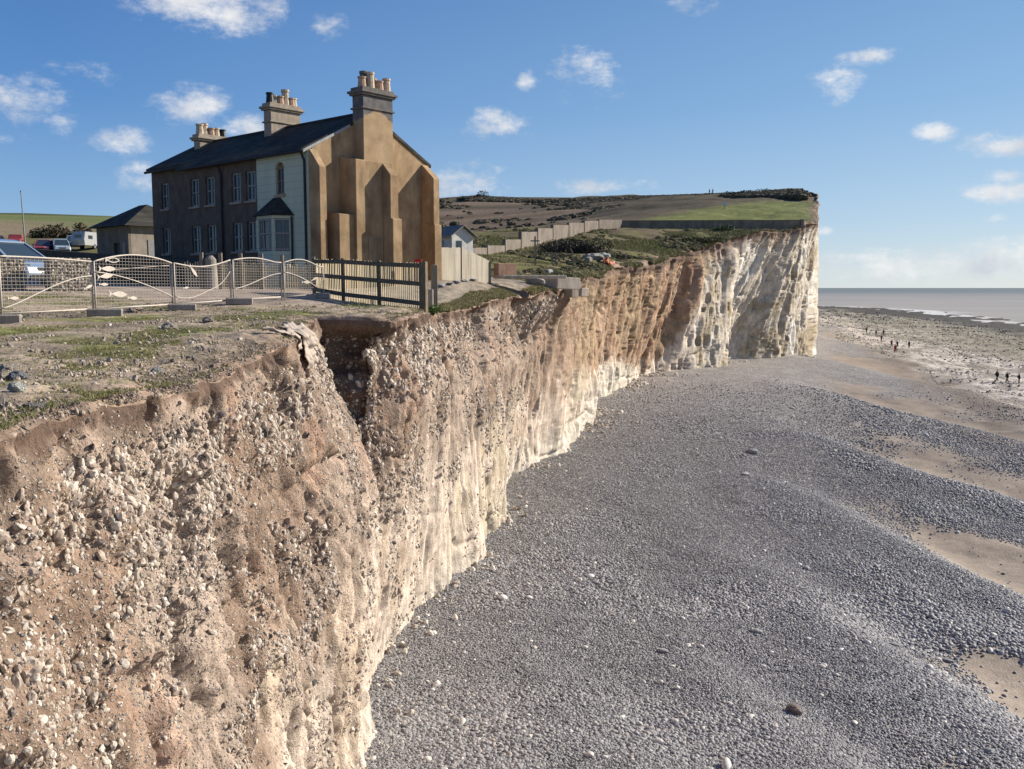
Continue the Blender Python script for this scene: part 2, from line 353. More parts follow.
# colour
bd = np.interp(YC, [0, 10, 20, 35, 60, 85, 100, 115, 129, 135, 150, 165, 230], [5.6, 6.0, 5.2, 4.8, 6.5, 8.5, 10, 13.5, 15, 3.0, 1.6, 1.2, 1.0])[:, None]
m1 = fbm(Ys/3, Zc/3, 0, 4, 81); m2 = fbm(Ys/.7, Zc/2.6, 0, 4, 82); m3 = fbm(Ys/.35, Zc/.5, 0, 3, 83); m4 = fbm(Ys/9, Zc/5, 0, 3, 84)
clay = lerp(np.broadcast_to(C(.47, .36, .28), Yg.shape+(3,)), C(.31, .215, .155), sstep(-.3, .5, m1))
clay = lerp(clay, C(.43, .26, .175), .5*sstep(.25, .6, m2+.3*m4))
orange = sstep(48, 75, Yg)*(1-sstep(133, 140, Yg)); clay = lerp(clay, lerp(lerp(np.broadcast_to(C(.48, .325, .215), Yg.shape+(3,)), C(.30, .18, .11), sstep(-.1, .5, m2+.4*m4)), C(.40, .31, .18), .45*sstep(.15, .5, m4-.4*m2)), orange*.9)
chalk = lerp(np.broadcast_to(C(.71, .58, .465), Yg.shape+(3,)), C(.56, .43, .32), sstep(-.1, .7, .5*m2+.7*m1))
chalk = lerp(chalk, C(.52, .45, .30), .5*sstep(.1, .55, m4+.6*m2)*(1-sstep(100, 130, Yg)))
chalk = lerp(chalk, C(.74, .67, .56), sstep(9, 12, dt+m1*1.2)*(1-sstep(125, 135, Yg))*.7)
hd = sstep(130, 138, Yg)
hch = lerp(np.broadcast_to(C(.66, .575, .465), Yg.shape+(3,)), C(.42, .335, .22), .85*sstep(-.05, .35, m4+.5*m2+.2*m1))
hch = lerp(hch, C(.74, .68, .59), sstep(.15, .45, fbm(Ys/6, Zc/9, 0, 3, 87))+0*m1)
chalk = lerp(chalk, hch, hd)
k = sstep(-1.0, 1.0, dt-bd+1.6*m2+.8*m1)
cc = lerp(clay, chalk, k)
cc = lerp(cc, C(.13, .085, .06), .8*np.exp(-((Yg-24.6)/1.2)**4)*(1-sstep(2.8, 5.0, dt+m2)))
cc = lerp(cc, C(.17, .115, .085), (1-sstep(.10, .50, (dt+.22*m3+.15*m1)/(.36+np.clip(Yg/55, 0, 2.2)))))            # dark topsoil
cc = cc*(1+.16*m3[..., None]+.10*m2[..., None])
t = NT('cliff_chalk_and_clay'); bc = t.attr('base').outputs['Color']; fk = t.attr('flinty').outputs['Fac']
str_ = (1, 1, .22)
fs = t.noise(5, 6, stretch=str_); ff = t.noise(22, 5, rough=.65); fm = t.noise(1.3, 6, stretch=(1, 1, .35))
va = t.vor(17, stretch=(1, 1, 1.2)); vb = t.vor(38)
sa = t.n('ShaderNodeSeparateColor'); t.l(va.outputs['Color'], sa.inputs[0]); sb = t.n('ShaderNodeSeparateColor'); t.l(vb.outputs['Color'], sb.inputs[0])
c = t.mix(1., bc, t.ramp(fs, (.3, .72), (.7, 1.22)), 'MULTIPLY'); c = t.mix(1., c, t.ramp(ff, (.3, .7), (.7, 1.25)), 'MULTIPLY'); c = t.mix(1., c, t.ramp(fm, (.3, .82), (.7, 1.15)), 'MULTIPLY')
stone = t.math('MULTIPLY', t.math('MULTIPLY', t.ramp(va.outputs['Distance'], (.25, 1.), (.38, 0.)), t.ramp(sa.outputs[0], (.45, 0.), (.5, 1.))), fk)
stc = t.ramp(sa.outputs[1], (0., (.62, .56, .48)), (.45, (.5, .43, .36)), (.7, (.25, .23, .23)), (1., (.10, .09, .09)))
c = t.mix(stone, c, stc)
st2 = t.math('MULTIPLY', t.math('MULTIPLY', t.ramp(vb.outputs['Distance'], (.22, 1.), (.4, 0.)), t.ramp(sb.outputs[0], (.5, 0.), (.55, 1.))), fk)
c = t.mix(st2, c, t.ramp(sb.outputs[1], (0., (.66, .6, .5)), (.6, (.4, .33, .28)), (1., (.13, .12, .11))))
h = t.math('ADD', t.math('MULTIPLY', fs, .5), t.math('MULTIPLY', ff, .35)); h = t.math('ADD', h, t.math('MULTIPLY', stone, .35)); h = t.math('ADD', h, t.math('MULTIPLY', st2, .15))
CLIFF = t.done(c, .95, t.bump(h, .12, .9), spec=.1)
flinty = sstep(.12, .3, dt)*np.clip(.25+.75*(1-sstep(3.2, 7.5, dt+1.2*m1)), 0, 1)*(1-.7*sstep(50, 90, Yg)); 
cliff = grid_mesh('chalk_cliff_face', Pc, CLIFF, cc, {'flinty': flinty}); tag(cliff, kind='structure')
# ================================================================== BEACH
YB = np.concatenate([np.arange(-12, 16, .8), np.arange(16, 60, .14), np.arange(60, 130, .3), np.arange(130, 320, 1.2), 320*1.03**np.arange(0, 105)])
UB = np.concatenate([np.linspace(-.55, .62, 420), np.linspace(.64, 1.6, 30)])
Yb, Ub = np.meshgrid(YB, UB, indexing='ij'); Xb = Ub*(Yb+18); Zb = zb(Xb, Yb)
tt = Xb-.32*Yb
bands = [np.interp(Yb[:, 0], [30, 118, 221, 558, 2000], a)[:, None] for a in ([33, 65, 86, 180, 560],)]
wstart = np.interp(YB, [30, 113, 161, 208, 301, 450, 700], [38, 62, 73.5, 82, 103, 140, 200])[:, None]
gstart = np.interp(YB, [30, 177, 253, 445, 700, 900], [60, 99, 119, 153, 215, 260])[:, None]
dstart = np.interp(YB, [30, 320, 451, 682, 800, 900], [120, 176, 207, 232, 258, 268])[:, None]
nb = fbm(Xb/6, Yb/9, 0, 4, 91); nb2 = fbm(Xb/25, Yb/40, 0, 4, 92); nb3 = fbm(Xb/1.5, Yb/1.5, 0, 3, 93)
shg = lerp(np.broadcast_to(C(.255, .236, .222), Xb.shape+(3,)), C(.30, .277, .26), sstep(-.3, .4, nb2+.3*nb))
shg = lerp(shg, C(.34, .30, .265), .7*sstep(4, -4, Xb-Xf(Yb)-1)*sstep(30, 16, Yb))
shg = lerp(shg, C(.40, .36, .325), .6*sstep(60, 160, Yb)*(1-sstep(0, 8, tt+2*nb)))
shg = lerp(shg, C(.32, .25, .185), sandmask(Xb, Yb)*.92)
wm = sstep(-3, 3, Xb-wstart+4*nb*np.clip(Yb/120, .5, 2)); whitep = lerp(np.broadcast_to(C(.56, .49, .42), Xb.shape+(3,)), C(.20, .17, .13), .75*sstep(.0, .45, nb+.5*nb3))
wetsand = lerp(shg, C(.21, .16, .12), .8*sstep(-16, -4, Xb-wstart+3*nb)*(1-sandmask(Xb, Yb)*.3)*sstep(8, 18, tt))
bb = lerp(wetsand, whitep, wm)
bb = lerp(bb, lerp(np.broadcast_to(C(.27, .235, .165), Xb.shape+(3,)), C(.34, .30, .23), sstep(.1, .4, nb3*.5+nb)), sstep(-14, 14, Xb-gstart+16*nb2+8*nb))
bb = lerp(bb, C(.055, .046, .036), sstep(-12, 12, Xb-dstart+18*nb2+6*nb))
bb = bb*(1+.14*nb3[..., None])
t = NT('shingle_beach'); bc = t.attr('base').outputs['Color']; peb = t.attr('pebbly').outputs['Fac']
va = t.vor(16); vb = t.vor(6.5); sa = t.n('ShaderNodeSeparateColor'); t.l(va.outputs['Color'], sa.inputs[0]); sb = t.n('ShaderNodeSeparateColor'); t.l(vb.outputs['Color'], sb.inputs[0])
c = t.mix(t.math('MULTIPLY', peb, 1.), bc, t.mix(1., bc, t.ramp(sa.outputs[0], (0., .45), (.55, .95), (.85, 1.5), (1., 2.3)), 'MULTIPLY'))
c = t.mix(t.math('MULTIPLY', peb, .6), c, t.mix(1., c, t.ramp(sb.outputs[0], (0., .65), (.8, 1.1), (1., 1.7)), 'MULTIPLY'))
rk = t.attr('rocky').outputs['Fac']; rn = t.noise(1.1, 8, rough=.78, stretch=(1, .4, 1)); c = t.mix(rk, c, t.mix(1., c, t.ramp(rn, (.36, .28), (.47, .8), (.56, 1.25), (.7, 1.5)), 'MULTIPLY'))
ns = t.noise(3, 6); c = t.mix(1., c, t.ramp(ns, (.3, .85), (.7, 1.15)), 'MULTIPLY')
h = t.math('MULTIPLY', t.math('SUBTRACT', 1., va.outputs['Distance']), peb); h = t.math('ADD', h, t.math('MULTIPLY', t.math('SUBTRACT', 1., vb.outputs['Distance']), t.math('MULTIPLY', peb, .5)))
h = t.math('ADD', h, t.math('MULTIPLY', t.noise(9, 5), .35))
BEACH = t.done(c, .8, t.bump(h, .09, .9), spec=.2)
pebbly = np.clip(1-sandmask(Xb, Yb)*1.0, .12, 1)*(1-.5*wm)
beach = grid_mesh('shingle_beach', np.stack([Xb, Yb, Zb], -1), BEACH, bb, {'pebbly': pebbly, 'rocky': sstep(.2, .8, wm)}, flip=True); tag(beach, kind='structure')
# sea
SY = np.concatenate([np.linspace(-200, 900, 60), 900*1.06**np.arange(1, 66)]); SX = np.concatenate([np.linspace(20, 700, 50), 700*1.08**np.arange(1, 52)])
sx, sy = np.meshgrid(SX, SY, indexing='ij'); szz = np.full_like(sx, -17.0)
t = NT('sea_water')
foamd = t.attr('shore').outputs['Fac']
fn = t.noise(.03, 6, stretch=(1, .28, 1), rough=.6); fn2 = t.noise(.35, 4, stretch=(1, .3, 1))
lines = t.n('ShaderNodeTexWave', wave_type='BANDS'); 
foam = t.math('MULTIPLY', t.ramp(t.math('ADD', t.math('MULTIPLY', foamd, .62), t.math('ADD', t.math('MULTIPLY', fn, .55), t.math('MULTIPLY', fn2, .12))), (.88, 0.), (.96, 1.)), .8)
t.t.nodes.remove(lines)
deep = t.mix(t.ramp(t.noise(.004, 4), (.35, 0.), (.65, 1.)), (.36, .325, .275), (.44, .39, .33))
deep = t.mix(t.attr('farw').outputs['Fac'], deep, (.20, .215, .20))
c = t.mix(foam, deep, (.75, .75, .74))
hh = t.math('ADD', t.math('MULTIPLY', t.noise(.25, 5, stretch=(1, .45, 1)), 1.), t.math('MULTIPLY', t.noise(.9, 3), .25))
SEA = t.done(c, t.mix(foam, (.45, .45, .45), (.9, .9, .9)), t.bump(hh, .6, .5), spec=.06)
wl = np.interp(sy, [0, 340, 431, 601, 771, 855, 1100, 2000], [120, 212, 237, 278, 303, 283, 60, -900]); dsh = sx-wl
sea = grid_mesh('sea', np.stack([sx, sy, szz], -1), SEA, None, {'shore': np.clip(1-dsh/np.clip(sy*.25, 45, 300), 0, 1)*(dsh > -90), 'farw': sstep(800, 4500, np.hypot(sx, sy))}, flip=True); tag(sea, kind='structure')
# ================================================================== SCATTER (stuff)
def stone_tree(name, mats, kind, nvar=4):
    ng = bpy.data.node_groups.new(name, 'GeometryNodeTree')
    ng.interface.new_socket('Geometry', in_out='INPUT', socket_type='NodeSocketGeometry'); ng.interface.new_socket('Geometry', in_out='OUTPUT', socket_type='NodeSocketGeometry')
    N = ng.nodes; L = ng.links.new
    gi = N.new('NodeGroupInput'); go = N.new('NodeGroupOutput')
    join = N.new('GeometryNodeGeometryToInstance')
    for k in range(nvar):
        if kind == 'tuft':
            jt = N.new('GeometryNodeJoinGeometry')
            for b in range(7):
                co = N.new('GeometryNodeMeshCone'); co.inputs['Vertices'].default_value = 3; co.inputs['Radius Bottom'].default_value = .10; co.inputs['Depth'].default_value = 1.0; co.inputs['Radius Top'].default_value = .0
                tr = N.new('GeometryNodeTransform'); tr.inputs['Translation'].default_value = (random.uniform(-.5, .5), random.uniform(-.5, .5), -.05)
                tr.inputs['Rotation'].default_value = (random.uniform(-.7, .7), random.uniform(-.7, .7), random.uniform(0, 6)); tr.inputs['Scale'].default_value = (1, 1, random.uniform(.5, 1.1))
                L(co.outputs[0], tr.inputs[0]); L(tr.outputs[0], jt.inputs[0])
            src = jt.outputs[0]
        else:
            ic = N.new('GeometryNodeMeshIcoSphere'); ic.inputs['Radius'].default_value = 1.0; ic.inputs['Subdivisions'].default_value = {'flint': 2, 'pebble': 2, 'bush': 4}[kind]
            sp = N.new('GeometryNodeSetPosition'); ps = N.new('GeometryNodeInputPosition'); nz = N.new('ShaderNodeTexNoise')
            nz.noise_dimensions = '4D'; nz.inputs['W'].default_value = k*7.7; nz.inputs['Scale'].default_value = {'flint': 1.1, 'pebble': .7, 'bush': 2.6}[kind]; nz.inputs['Detail'].default_value = 1 if kind != 'bush' else 5
            L(ps.outputs[0], nz.inputs['Vector'])
            sb_ = N.new('ShaderNodeVectorMath'); sb_.operation = 'SUBTRACT'; sb_.inputs[1].default_value = (.5, .5, .5); L(nz.outputs['Color'], sb_.inputs[0])
            ml = N.new('ShaderNodeVectorMath'); ml.operation = 'SCALE'; ml.inputs['Scale'].default_value = {'flint': 1.35, 'pebble': .7, 'bush': 1.5}[kind]; L(sb_.outputs[0], ml.inputs[0])
            L(ic.outputs[0], sp.inputs['Geometry']); L(ml.outputs[0], sp.inputs['Offset']); ss = N.new('GeometryNodeSetShadeSmooth'); L(sp.outputs[0], ss.inputs[0]); ss.inputs['Shade Smooth'].default_value = kind == 'pebble'
            src = ss.outputs[0]
        sm = N.new('GeometryNodeSetMaterial'); sm.inputs['Material'].default_value = mats; L(src, sm.inputs[0])
        L(sm.outputs[0], join.inputs[0])
    iop = N.new('GeometryNodeInstanceOnPoints'); iop.inputs['Pick Instance'].default_value = True
    for nm, ty, sock in (('rot', 'FLOAT_VECTOR', 'Rotation'), ('scl', 'FLOAT_VECTOR', 'Scale'), ('vid', 'INT', 'Instance Index')):
        na = N.new('GeometryNodeInputNamedAttribute'); na.data_type = ty; na.inputs['Name'].default_value = nm
        out = [o for o in na.outputs if o.enabled and o.name == 'Attribute'][0]
        L(out, iop.inputs[sock])
    L(gi.outputs[0], iop.inputs['Points']); L(join.outputs[0], iop.inputs['Instance']); L(iop.outputs[0], go.inputs[0])
    return ng
def scatter(name, P, R, Sc, T, mat, kind, label=None, cat=None, nvar=4):
    me = bpy.data.meshes.new(name); n = len(P); me.vertices.add(n); me.vertices.foreach_set('co', P.astype(np.float32).ravel())
    for nm, a, ty in (('rot', R, 'FLOAT_VECTOR'), ('scl', Sc, 'FLOAT_VECTOR')):
        at_ = me.attributes.new(nm, ty, 'POINT'); at_.data.foreach_set('vector', a.astype(np.float32).ravel())
    a = me.attributes.new('tint', 'FLOAT', 'POINT'); a.data.foreach_set('value', T.astype(np.float32))
    a = me.attributes.new('vid', 'INT', 'POINT'); a.data.foreach_set('value', rng.integers(0, nvar, n).astype(np.int32))
    me.materials.append(mat); o = bpy.data.objects.new(name, me); COL.objects.link(o)
    md = o.modifiers.new('scatter', 'NODES'); md.node_group = stone_tree(name+'_tree', mat, kind, nvar)
    tag(o, label, cat, kind='stuff'); return o
def tint_mat(name, stops, rough=.8, var=.3, scale=20, spec=.25):
    t = NT(name); a = t.attr('tint', 'INSTANCER').outputs['Fac']; c = t.ramp(a, *stops)
    c = t.mix(1., c, t.ramp(t.noise(scale, 4), (.3, 1-var), (.7, 1+var)), 'MULTIPLY'); return t.done(c, rough, spec=spec)
def rrot(n): return rng.uniform(0, 6.28, (n, 3))
# beach pebbles
M_peb = tint_mat('grey_beach_pebble', [(0., (.125, .118, .118)), (.35, (.26, .248, .243)), (.7, (.40, .382, .368)), (.88, (.46, .39, .33)), (.95, (.60, .55, .49)), (1., (.76, .71, .63))], .6, .2)
n0 = 620000
Yp = np.exp(rng.uniform(math.log(19), math.log(135), n0)); Xp = (rng.uniform(-.22, .62, n0))*Yp
inside = (Xp > Xf(Yp)-.3) & (Xp/Yp < .60)
sm = sandmask(Xp, Yp); keep = inside & (rng.random(n0) > sm*1.05) & (rng.random(n0) < 1-sstep(38, 128, Yp)) & (Xp-.32*Yp < 30)
Xp, Yp = Xp[keep], Yp[keep]; Zp = zb(Xp, Yp); n = len(Xp)
loc = sstep(-.2, .6, fbm(Xp/5, Yp/5, 0, 3, 95)); r = .018+.020*rng.random(n)+.035*rng.random(n)**3*(.4+loc); tb = Xp-.32*Yp
r = r*(1+.35*sstep(-1, 6, tb))*np.where(Yp > 50, 1+(Yp-50)/90, 1)
big = rng.random(n) < .0012; r[big] *= rng.uniform(1.6, 2.8, big.sum())
Tn = np.clip(rng.beta(2.2, 2.4, n)*.93+.08*(loc-.5), 0, .94); Tn[rng.random(n) < .012] = .96; Tn[big] = rng.uniform(.93, 1, big.sum())
Sc = np.stack([r*rng.uniform(.9, 1.5, n), r*rng.uniform(.8, 1.1, n), r*rng.uniform(.5, .8, n)], -1)
R = np.stack([rng.normal(0, .35, n), rng.normal(0, .35, n), rng.uniform(0, 6.28, n)], -1)
scatter('beach_pebbles', np.stack([Xp, Yp, Zp+Sc[:, 2]*.35], -1), R, Sc, Tn, M_peb, 'pebble', 'grey and white flint pebbles covering the shingle beach', 'pebbles')
print('pebbles', n)
# flints in the near cliff face
M_flint = tint_mat('flint_in_clay', [(0., (.07, .062, .06)), (.15, (.17, .14, .125)), (.4, (.34, .26, .20)), (.7, (.46, .375, .30)), (1., (.64, .57, .48))], .75, .25)
ii = rng.integers(0, Pc.shape[0]-1, 900000); jj = rng.integers(1, Pc.shape[1]-1, 900000)
yy_, dd_ = Yg[ii, jj], dt[ii, jj]; st_ = np.where(np.gradient(YC) < .03, .05, np.gradient(YC))[ii]
clus = sstep(-.15, .45, fbm(Ys[ii, jj]/1.6, Zc[ii, jj]/1.2, 0, 4, 97))
loose = sstep(.3, .5, dd_)*(1-sstep(1.2, 2.9, dd_+.9*m1[ii, jj]))
pr = (loose*1.0+(.22+.9*clus)*(1-loose)*(1-.72*sstep(4.5, 8, dd_)))*(.22+.78*clus)
pr = pr*np.clip(st_/.05, 0, 2.4)*np.clip((14/np.maximum(yy_, 4))**1.0, 0, 1.5)*(1+1.1*loose+1.2*np.exp(-((yy_-16.5)/4)**2)*sstep(3, 5, dd_)*(1-sstep(9, 11, dd_)))*(yy_ > 5)*(yy_ < 60)*.42*(.35+.65*sstep(.25, .5, dd_))
kp = rng.random(len(ii)) < pr; ii, jj = ii[kp], jj[kp]; n = len(ii)
fr = rng.random((n, 2)); P0 = Pc[ii, jj]+(Pc[ii+1, jj]-Pc[ii, jj])*fr[:, :1]+(Pc[ii, jj+1]-Pc[ii, jj])*fr[:, 1:]
r = .88*(.007+.009*rng.random(n)+.045*rng.random(n)**6)*np.where(dt[ii, jj] < 1.8, 1.25, 1.0)*np.where(dt[ii, jj] < .38, .55, 1.0)*np.clip(Yg[ii, jj]/16, .85, 1.7)
Sc = np.stack([r*rng.uniform(1., 1.7, n), r*rng.uniform(.8, 1.2, n), r*rng.uniform(.5, .9, n)], -1)
P0[:, 0] -= r*.12
Tn = np.where(rng.random(n) < .08, rng.uniform(0, .25, n), .3+.7*rng.beta(1.6, 1.1, n)); Tn = np.where((dt[ii, jj] < .42) & (rng.random(n) < .7), rng.uniform(.05, .4, n), Tn)
scatter('cliff_flints', P0, rrot(n), Sc, Tn, M_flint, 'flint', 'loose pale flints weathering out of the near cliff face', 'flints', 5)
print('flints', n)
# stones & gravel on the near turf
M_grav = tint_mat('clifftop_gravel', [(0., (.18, .14, .11)), (.5, (.40, .32, .24)), (.85, (.54, .45, .36)), (1., (.70, .63, .54))], .85, .2)
n0 = 150000
Yp = np.exp(rng.uniform(math.log(6), math.log(31), n0)); Wp = rng.uniform(.05, 1, n0)**1.0*(Yp*.5+2); Xp = Xe(Yp)-Wp
cl = fbm(Xp/1.1, Yp/1.1, 0, 3, 98); kp = rng.random(n0) < sstep(-1.0, .9, cl)*.42; Xp, Yp = Xp[kp], Yp[kp]; n = len(Xp)
ne = 15000; ye = np.exp(rng.uniform(math.log(6), math.log(34), ne)); we = np.abs(rng.normal(0, .22, ne)); Xp = np.concatenate([Xp, Xe(ye)-we]); Yp = np.concatenate([Yp, ye]); n = len(Xp)
Zp = zt(Xp, Yp)-.10*np.exp(-(Xe(Yp)-Xp)/.12); r = (.004+.006*rng.random(n)+.034*rng.random(n)**18)*np.where(np.arange(n) >= n-15000, .75, 1); Sc = np.stack([r*rng.uniform(.9, 1.6, n), r, r*.7], -1)
scatter('clifftop_gravel', np.stack([Xp, Yp, Zp+r*.2], -1), rrot(n), Sc, np.where(np.arange(n) >= n-15000, rng.beta(1.2, 2.6, n)*.8, rng.beta(2, 2, n)), M_grav, 'flint', 'small stones and gravel strewn over the near clifftop', 'gravel')
M_tuft = tint_mat('clifftop_grass_blades', [(0., (.13, .15, .045)), (.4, (.21, .21, .07)), (.75, (.29, .25, .12)), (1., (.38, .31, .18))], .8, .25)
n0 = 150000
Yp = np.exp(rng.uniform(math.log(6), math.log(36), n0)); Wp = np.where(rng.random(n0) < .03, np.abs(rng.normal(0, .12, n0)), rng.random(n0)*(Yp*.52+2)+.02); Xp = Xe(Yp)-Wp
cl = fbm(Xp/1.6, Yp/1.6, 0, 4, 61)+.35*fbm(Xp/.5, Yp/.5, 0, 3, 62)
kp = (rng.random(n0) < sstep(-.1, .6, cl)*.8+.1) & ~((Yp > 29.5) & (Xp < -5.8)) & ~((Yp > 21) & (Yp < 23) & (Xp < -20)); Xp, Yp = Xp[kp], Yp[kp]; n = len(Xp)
r = rng.uniform(.012, .045, n)*(1+.6*(Yp > 25)); Sc = np.stack([r, r, r*rng.uniform(.7, 1.5, n)], -1)
R = np.stack([rng.normal(0, .15, n), rng.normal(0, .15, n), rng.uniform(0, 6.28, n)], -1)
scatter('clifftop_grass', np.stack([Xp, Yp, zt(Xp, Yp)+.005], -1), R, Sc, rng.random(n), M_tuft, 'tuft', 'short sparse grass tufts on the near clifftop', 'grass')
# rough grass on the slope beyond and ragged turf at the edge
n0 = 190000
Yp = np.exp(rng.uniform(math.log(34), math.log(160), n0)); Wp = rng.random(n0)**1.6*(Yp*.42); Xp = Xe(Yp)-Wp
cl = fbm(Xp/5, Yp/5, 0, 4, 101); kp = (cl+.3*rng.random(n0) > -.05) & ((Yp > 58) | (Wp < .8)) & ((Xp > -8) | (Yp > 75)); Xp, Yp, Wp = Xp[kp], Yp[kp], Wp[kp]; n = len(Xp)
r = rng.uniform(.06, .26, n)*np.clip(Yp/90, .3, 1.3); Sc = np.stack([r*1.6, r*1.6, r*rng.uniform(.8, 1.5, n)], -1)
scatter('slope_rough_grass', np.stack([Xp, Yp, zt(Xp, Yp)+.35*0], -1), np.stack([rng.normal(0, .2, n), rng.normal(0, .2, n), rng.uniform(0, 6.28, n)], -1), Sc, np.clip(rng.random(n)*.8+.3*(cl[kp] < .2), 0, 1), M_tuft, 'tuft', 'rough tussocky grass on the slope below the long wall', 'grass')
# scrub on the hill
M_scrub = tint_mat('hill_scrub', [(0., (.085, .075, .048)), (.6, (.13, .112, .072)), (1., (.19, .15, .10))], .95, .4, 1.5)
n0 = 26000
Yp = rng.uniform(165, 440, n0); Xp = Yp*rng.uniform(-.085, .335, n0); Zp = zt(Xp, Yp); qx, qy = proj(Xp, Yp, Zp)
hs = fbm(Xp/45, Yp/60, 0, 4, 64)+.4*fbm(Xp/15, Yp/15, 0, 4, 65)+(213-qy)/22.
kp = (hs+.35*rng.random(n0) > .42) & ~((qx > 590+(215-qy)*4.5) & (qy > 198.5)) & (Xp < Xe(Yp)-3); kp |= (rng.random(n0) < .012) & (qx < 600)
Xp, Yp, Zp = Xp[kp], Yp[kp], Zp[kp]; n = len(Xp); r = rng.uniform(.35, 1.15, n)
Sc = np.stack([r*1.3, r*1.3, r*.75], -1); R = np.stack([0*r, 0*r, rng.uniform(0, 6.28, n)], -1)
scatter('hillside_scrub', np.stack([Xp, Yp, Zp+.1], -1), R, Sc, rng.random(n), M_scrub, 'bush', 'dark low scrub covering the hillside skyline', 'scrub', 4)
print('scrub', n)
n0 = 5200
Yp = np.exp(rng.uniform(math.log(62), math.log(152), n0)); Xp = Xe(Yp)-rng.random(n0)**1.3*Yp*.32-.3; cl = fbm(Xp/6, Yp/9, 0, 4, 105); Zp = zt(Xp, Yp)
kp = (cl+.35*rng.random(n0) > .28) & (Xp > -10+(Yp-75)*.06); Xp, Yp, Zp = Xp[kp], Yp[kp], Zp[kp]; n = len(Xp); r = rng.uniform(.10, .42, n)*np.clip(Yp/110, .5, 1.2)
M_brush = tint_mat('slope_brush', [(0., (.06, .055, .03)), (.4, (.115, .11, .05)), (.7, (.19, .165, .075)), (1., (.26, .20, .115))], .95, .4, 3)
SLB = 1
scatter('slope_brush', np.stack([Xp, Yp, Zp+r*.1], -1), np.stack([0*r, 0*r, rng.uniform(0, 6.28, n)], -1), np.stack([r*1.5, r*1.5, r*.7], -1), rng.random(n), M_brush, 'bush', 'low mixed brush dotted over the slope above the cliff', 'brush', 4)
M_deb = tint_mat('chalk_debris', [(0., (.30, .25, .20)), (.5, (.55, .48, .40)), (1., (.78, .72, .63))], .9, .2)
n = 9000; Yp = np.exp(rng.uniform(math.log(24), math.log(172), n)); Yp = Yp[rng.random(n) < sstep(-.1, .6, fbm(Yp/4, Yp*0, 0, 3, 301))*np.clip(Yp/95, .1, 1)**2]; n = len(Yp); Xp = Xf(Yp)+.15+np.abs(rng.normal(0, 1, n))*(.35+Yp*.012)*(.5+rng.random(n)); r = (.02+.10*rng.random(n)**4)*(.8+Yp/110)
scatter('chalk_debris', np.stack([Xp, Yp, zb(Xp, Yp)+r*.3], -1), rrot(n), np.stack([r*1.4, r, r*.8], -1), rng.random(n), M_deb, 'flint', 'pale chalk rubble fallen along the foot of the cliff', 'rubble', 5)
n0 = 26000; Yp = np.exp(rng.uniform(math.log(85), math.log(600), n0)); w0 = np.interp(Yp, [30, 113, 161, 208, 301, 450, 700], [38, 62, 73.5, 82, 103, 140, 200]); d0 = np.interp(Yp, [30, 320, 451, 682, 800, 900], [120, 176, 207, 232, 258, 268])
Xp = w0-3+rng.random(n0)*(d0-w0+12); kp = (fbm(Xp/7, Yp/12, 0, 4, 303)+.5*rng.random(n0) > .2) & (Xp/Yp < .60); Xp, Yp = Xp[kp], Yp[kp]; n = len(Xp); r = (.05+.15*rng.random(n)**3)*(.7+Yp/450)
M_fr = tint_mat('foreshore_rock', [(0., (.15, .135, .10)), (.25, (.26, .235, .17)), (.5, (.46, .41, .34)), (1., (.72, .66, .58))], .9, .25)
scatter('foreshore_rocks', np.stack([Xp, Yp, zb(Xp, Yp)+r*.15], -1), rrot(n), np.stack([r*1.5, r*1.2, r*.6], -1), rng.random(n), M_fr, 'flint', 'pale and weed darkened rocks covering the foreshore platform', 'rocks', 4)
# ================================================================== THINGS
bpy.context.view_layer.update()
_dg = bpy.context.evaluated_depsgraph_get()
def hit(px, py, what=None):
    d = at(px, py, 1.0).normalized(); best = None
    for o in (what or (cliff, terrain, beach)):
        ok, p, nn, _ = o.ray_cast(Vector((0, 0, 0)), d)
        if ok and (best is None or p.length < best[0].length): best = (p.copy(), nn.copy())
    return best
def gnd(x, y):
    ok, p, nn, _ = terrain.ray_cast(Vector((x, y, 200)), Vector((0, 0, -1)))
    return p.z if ok else gz(x, y)
def bch(x, y):
    ok, p, nn, _ = beach.ray_cast(Vector((x, y, 50)), Vector((0, 0, -1)))
    return p.z if ok else float(zb(np.array(x), np.array(y)))
# ---- materials
def brickish(name, c1, c2, sc_=3.0, rough=.9, bump=.4, streak=(1, 1, .3)):
    t = NT(name); f = t.noise(sc_*.5, 6, t.obj); g = t.noise(sc_*2, 5, t.obj, stretch=streak); h = t.noise(sc_*14, 4, t.obj)
    c = t.mix(t.ramp(f, (.3, 0.), (.7, 1.)), c1, c2); c = t.mix(1., c, t.ramp(g, (.3, .78), (.7, 1.18)), 'MULTIPLY'); c = t.mix(1., c, t.ramp(h, (.3, .9), (.7, 1.1)), 'MULTIPLY')
    return t.done(c, rough, t.bump(h, .02, bump), spec=.15)
def stained():
    t = NT('ochre_cement_render'); f = t.noise(.55, 7, t.obj, rough=.65, dist=.4); g = t.noise(2.2, 6, t.obj, stretch=(1, 1, .25)); h = t.noise(40, 3, t.obj); p = t.noise(1.1, 5, t.obj, rough=.7)
    c = t.mix(t.ramp(f, (.38, 0.), (.6, 1.)), (.27, .18, .10), (.46, .325, .19)); c = t.mix(t.ramp(p, (.5, 0.), (.68, .6)), c, (.36, .215, .12)); c = t.mix(t.ramp(p, (.28, .55), (.42, 0.)), c, (.27, .225, .13))
    c = t.mix(1., c, t.ramp(g, (.3, .72), (.7, 1.18)), 'MULTIPLY'); c = t.mix(1., c, t.ramp(h, (.3, .9), (.7, 1.1)), 'MULTIPLY')
    return t.done(c, .92, t.bump(t.math('ADD', t.math('MULTIPLY', f, 2.), t.math('MULTIPLY', h, .25)), .03, .6), spec=.12)
M_render = stained()
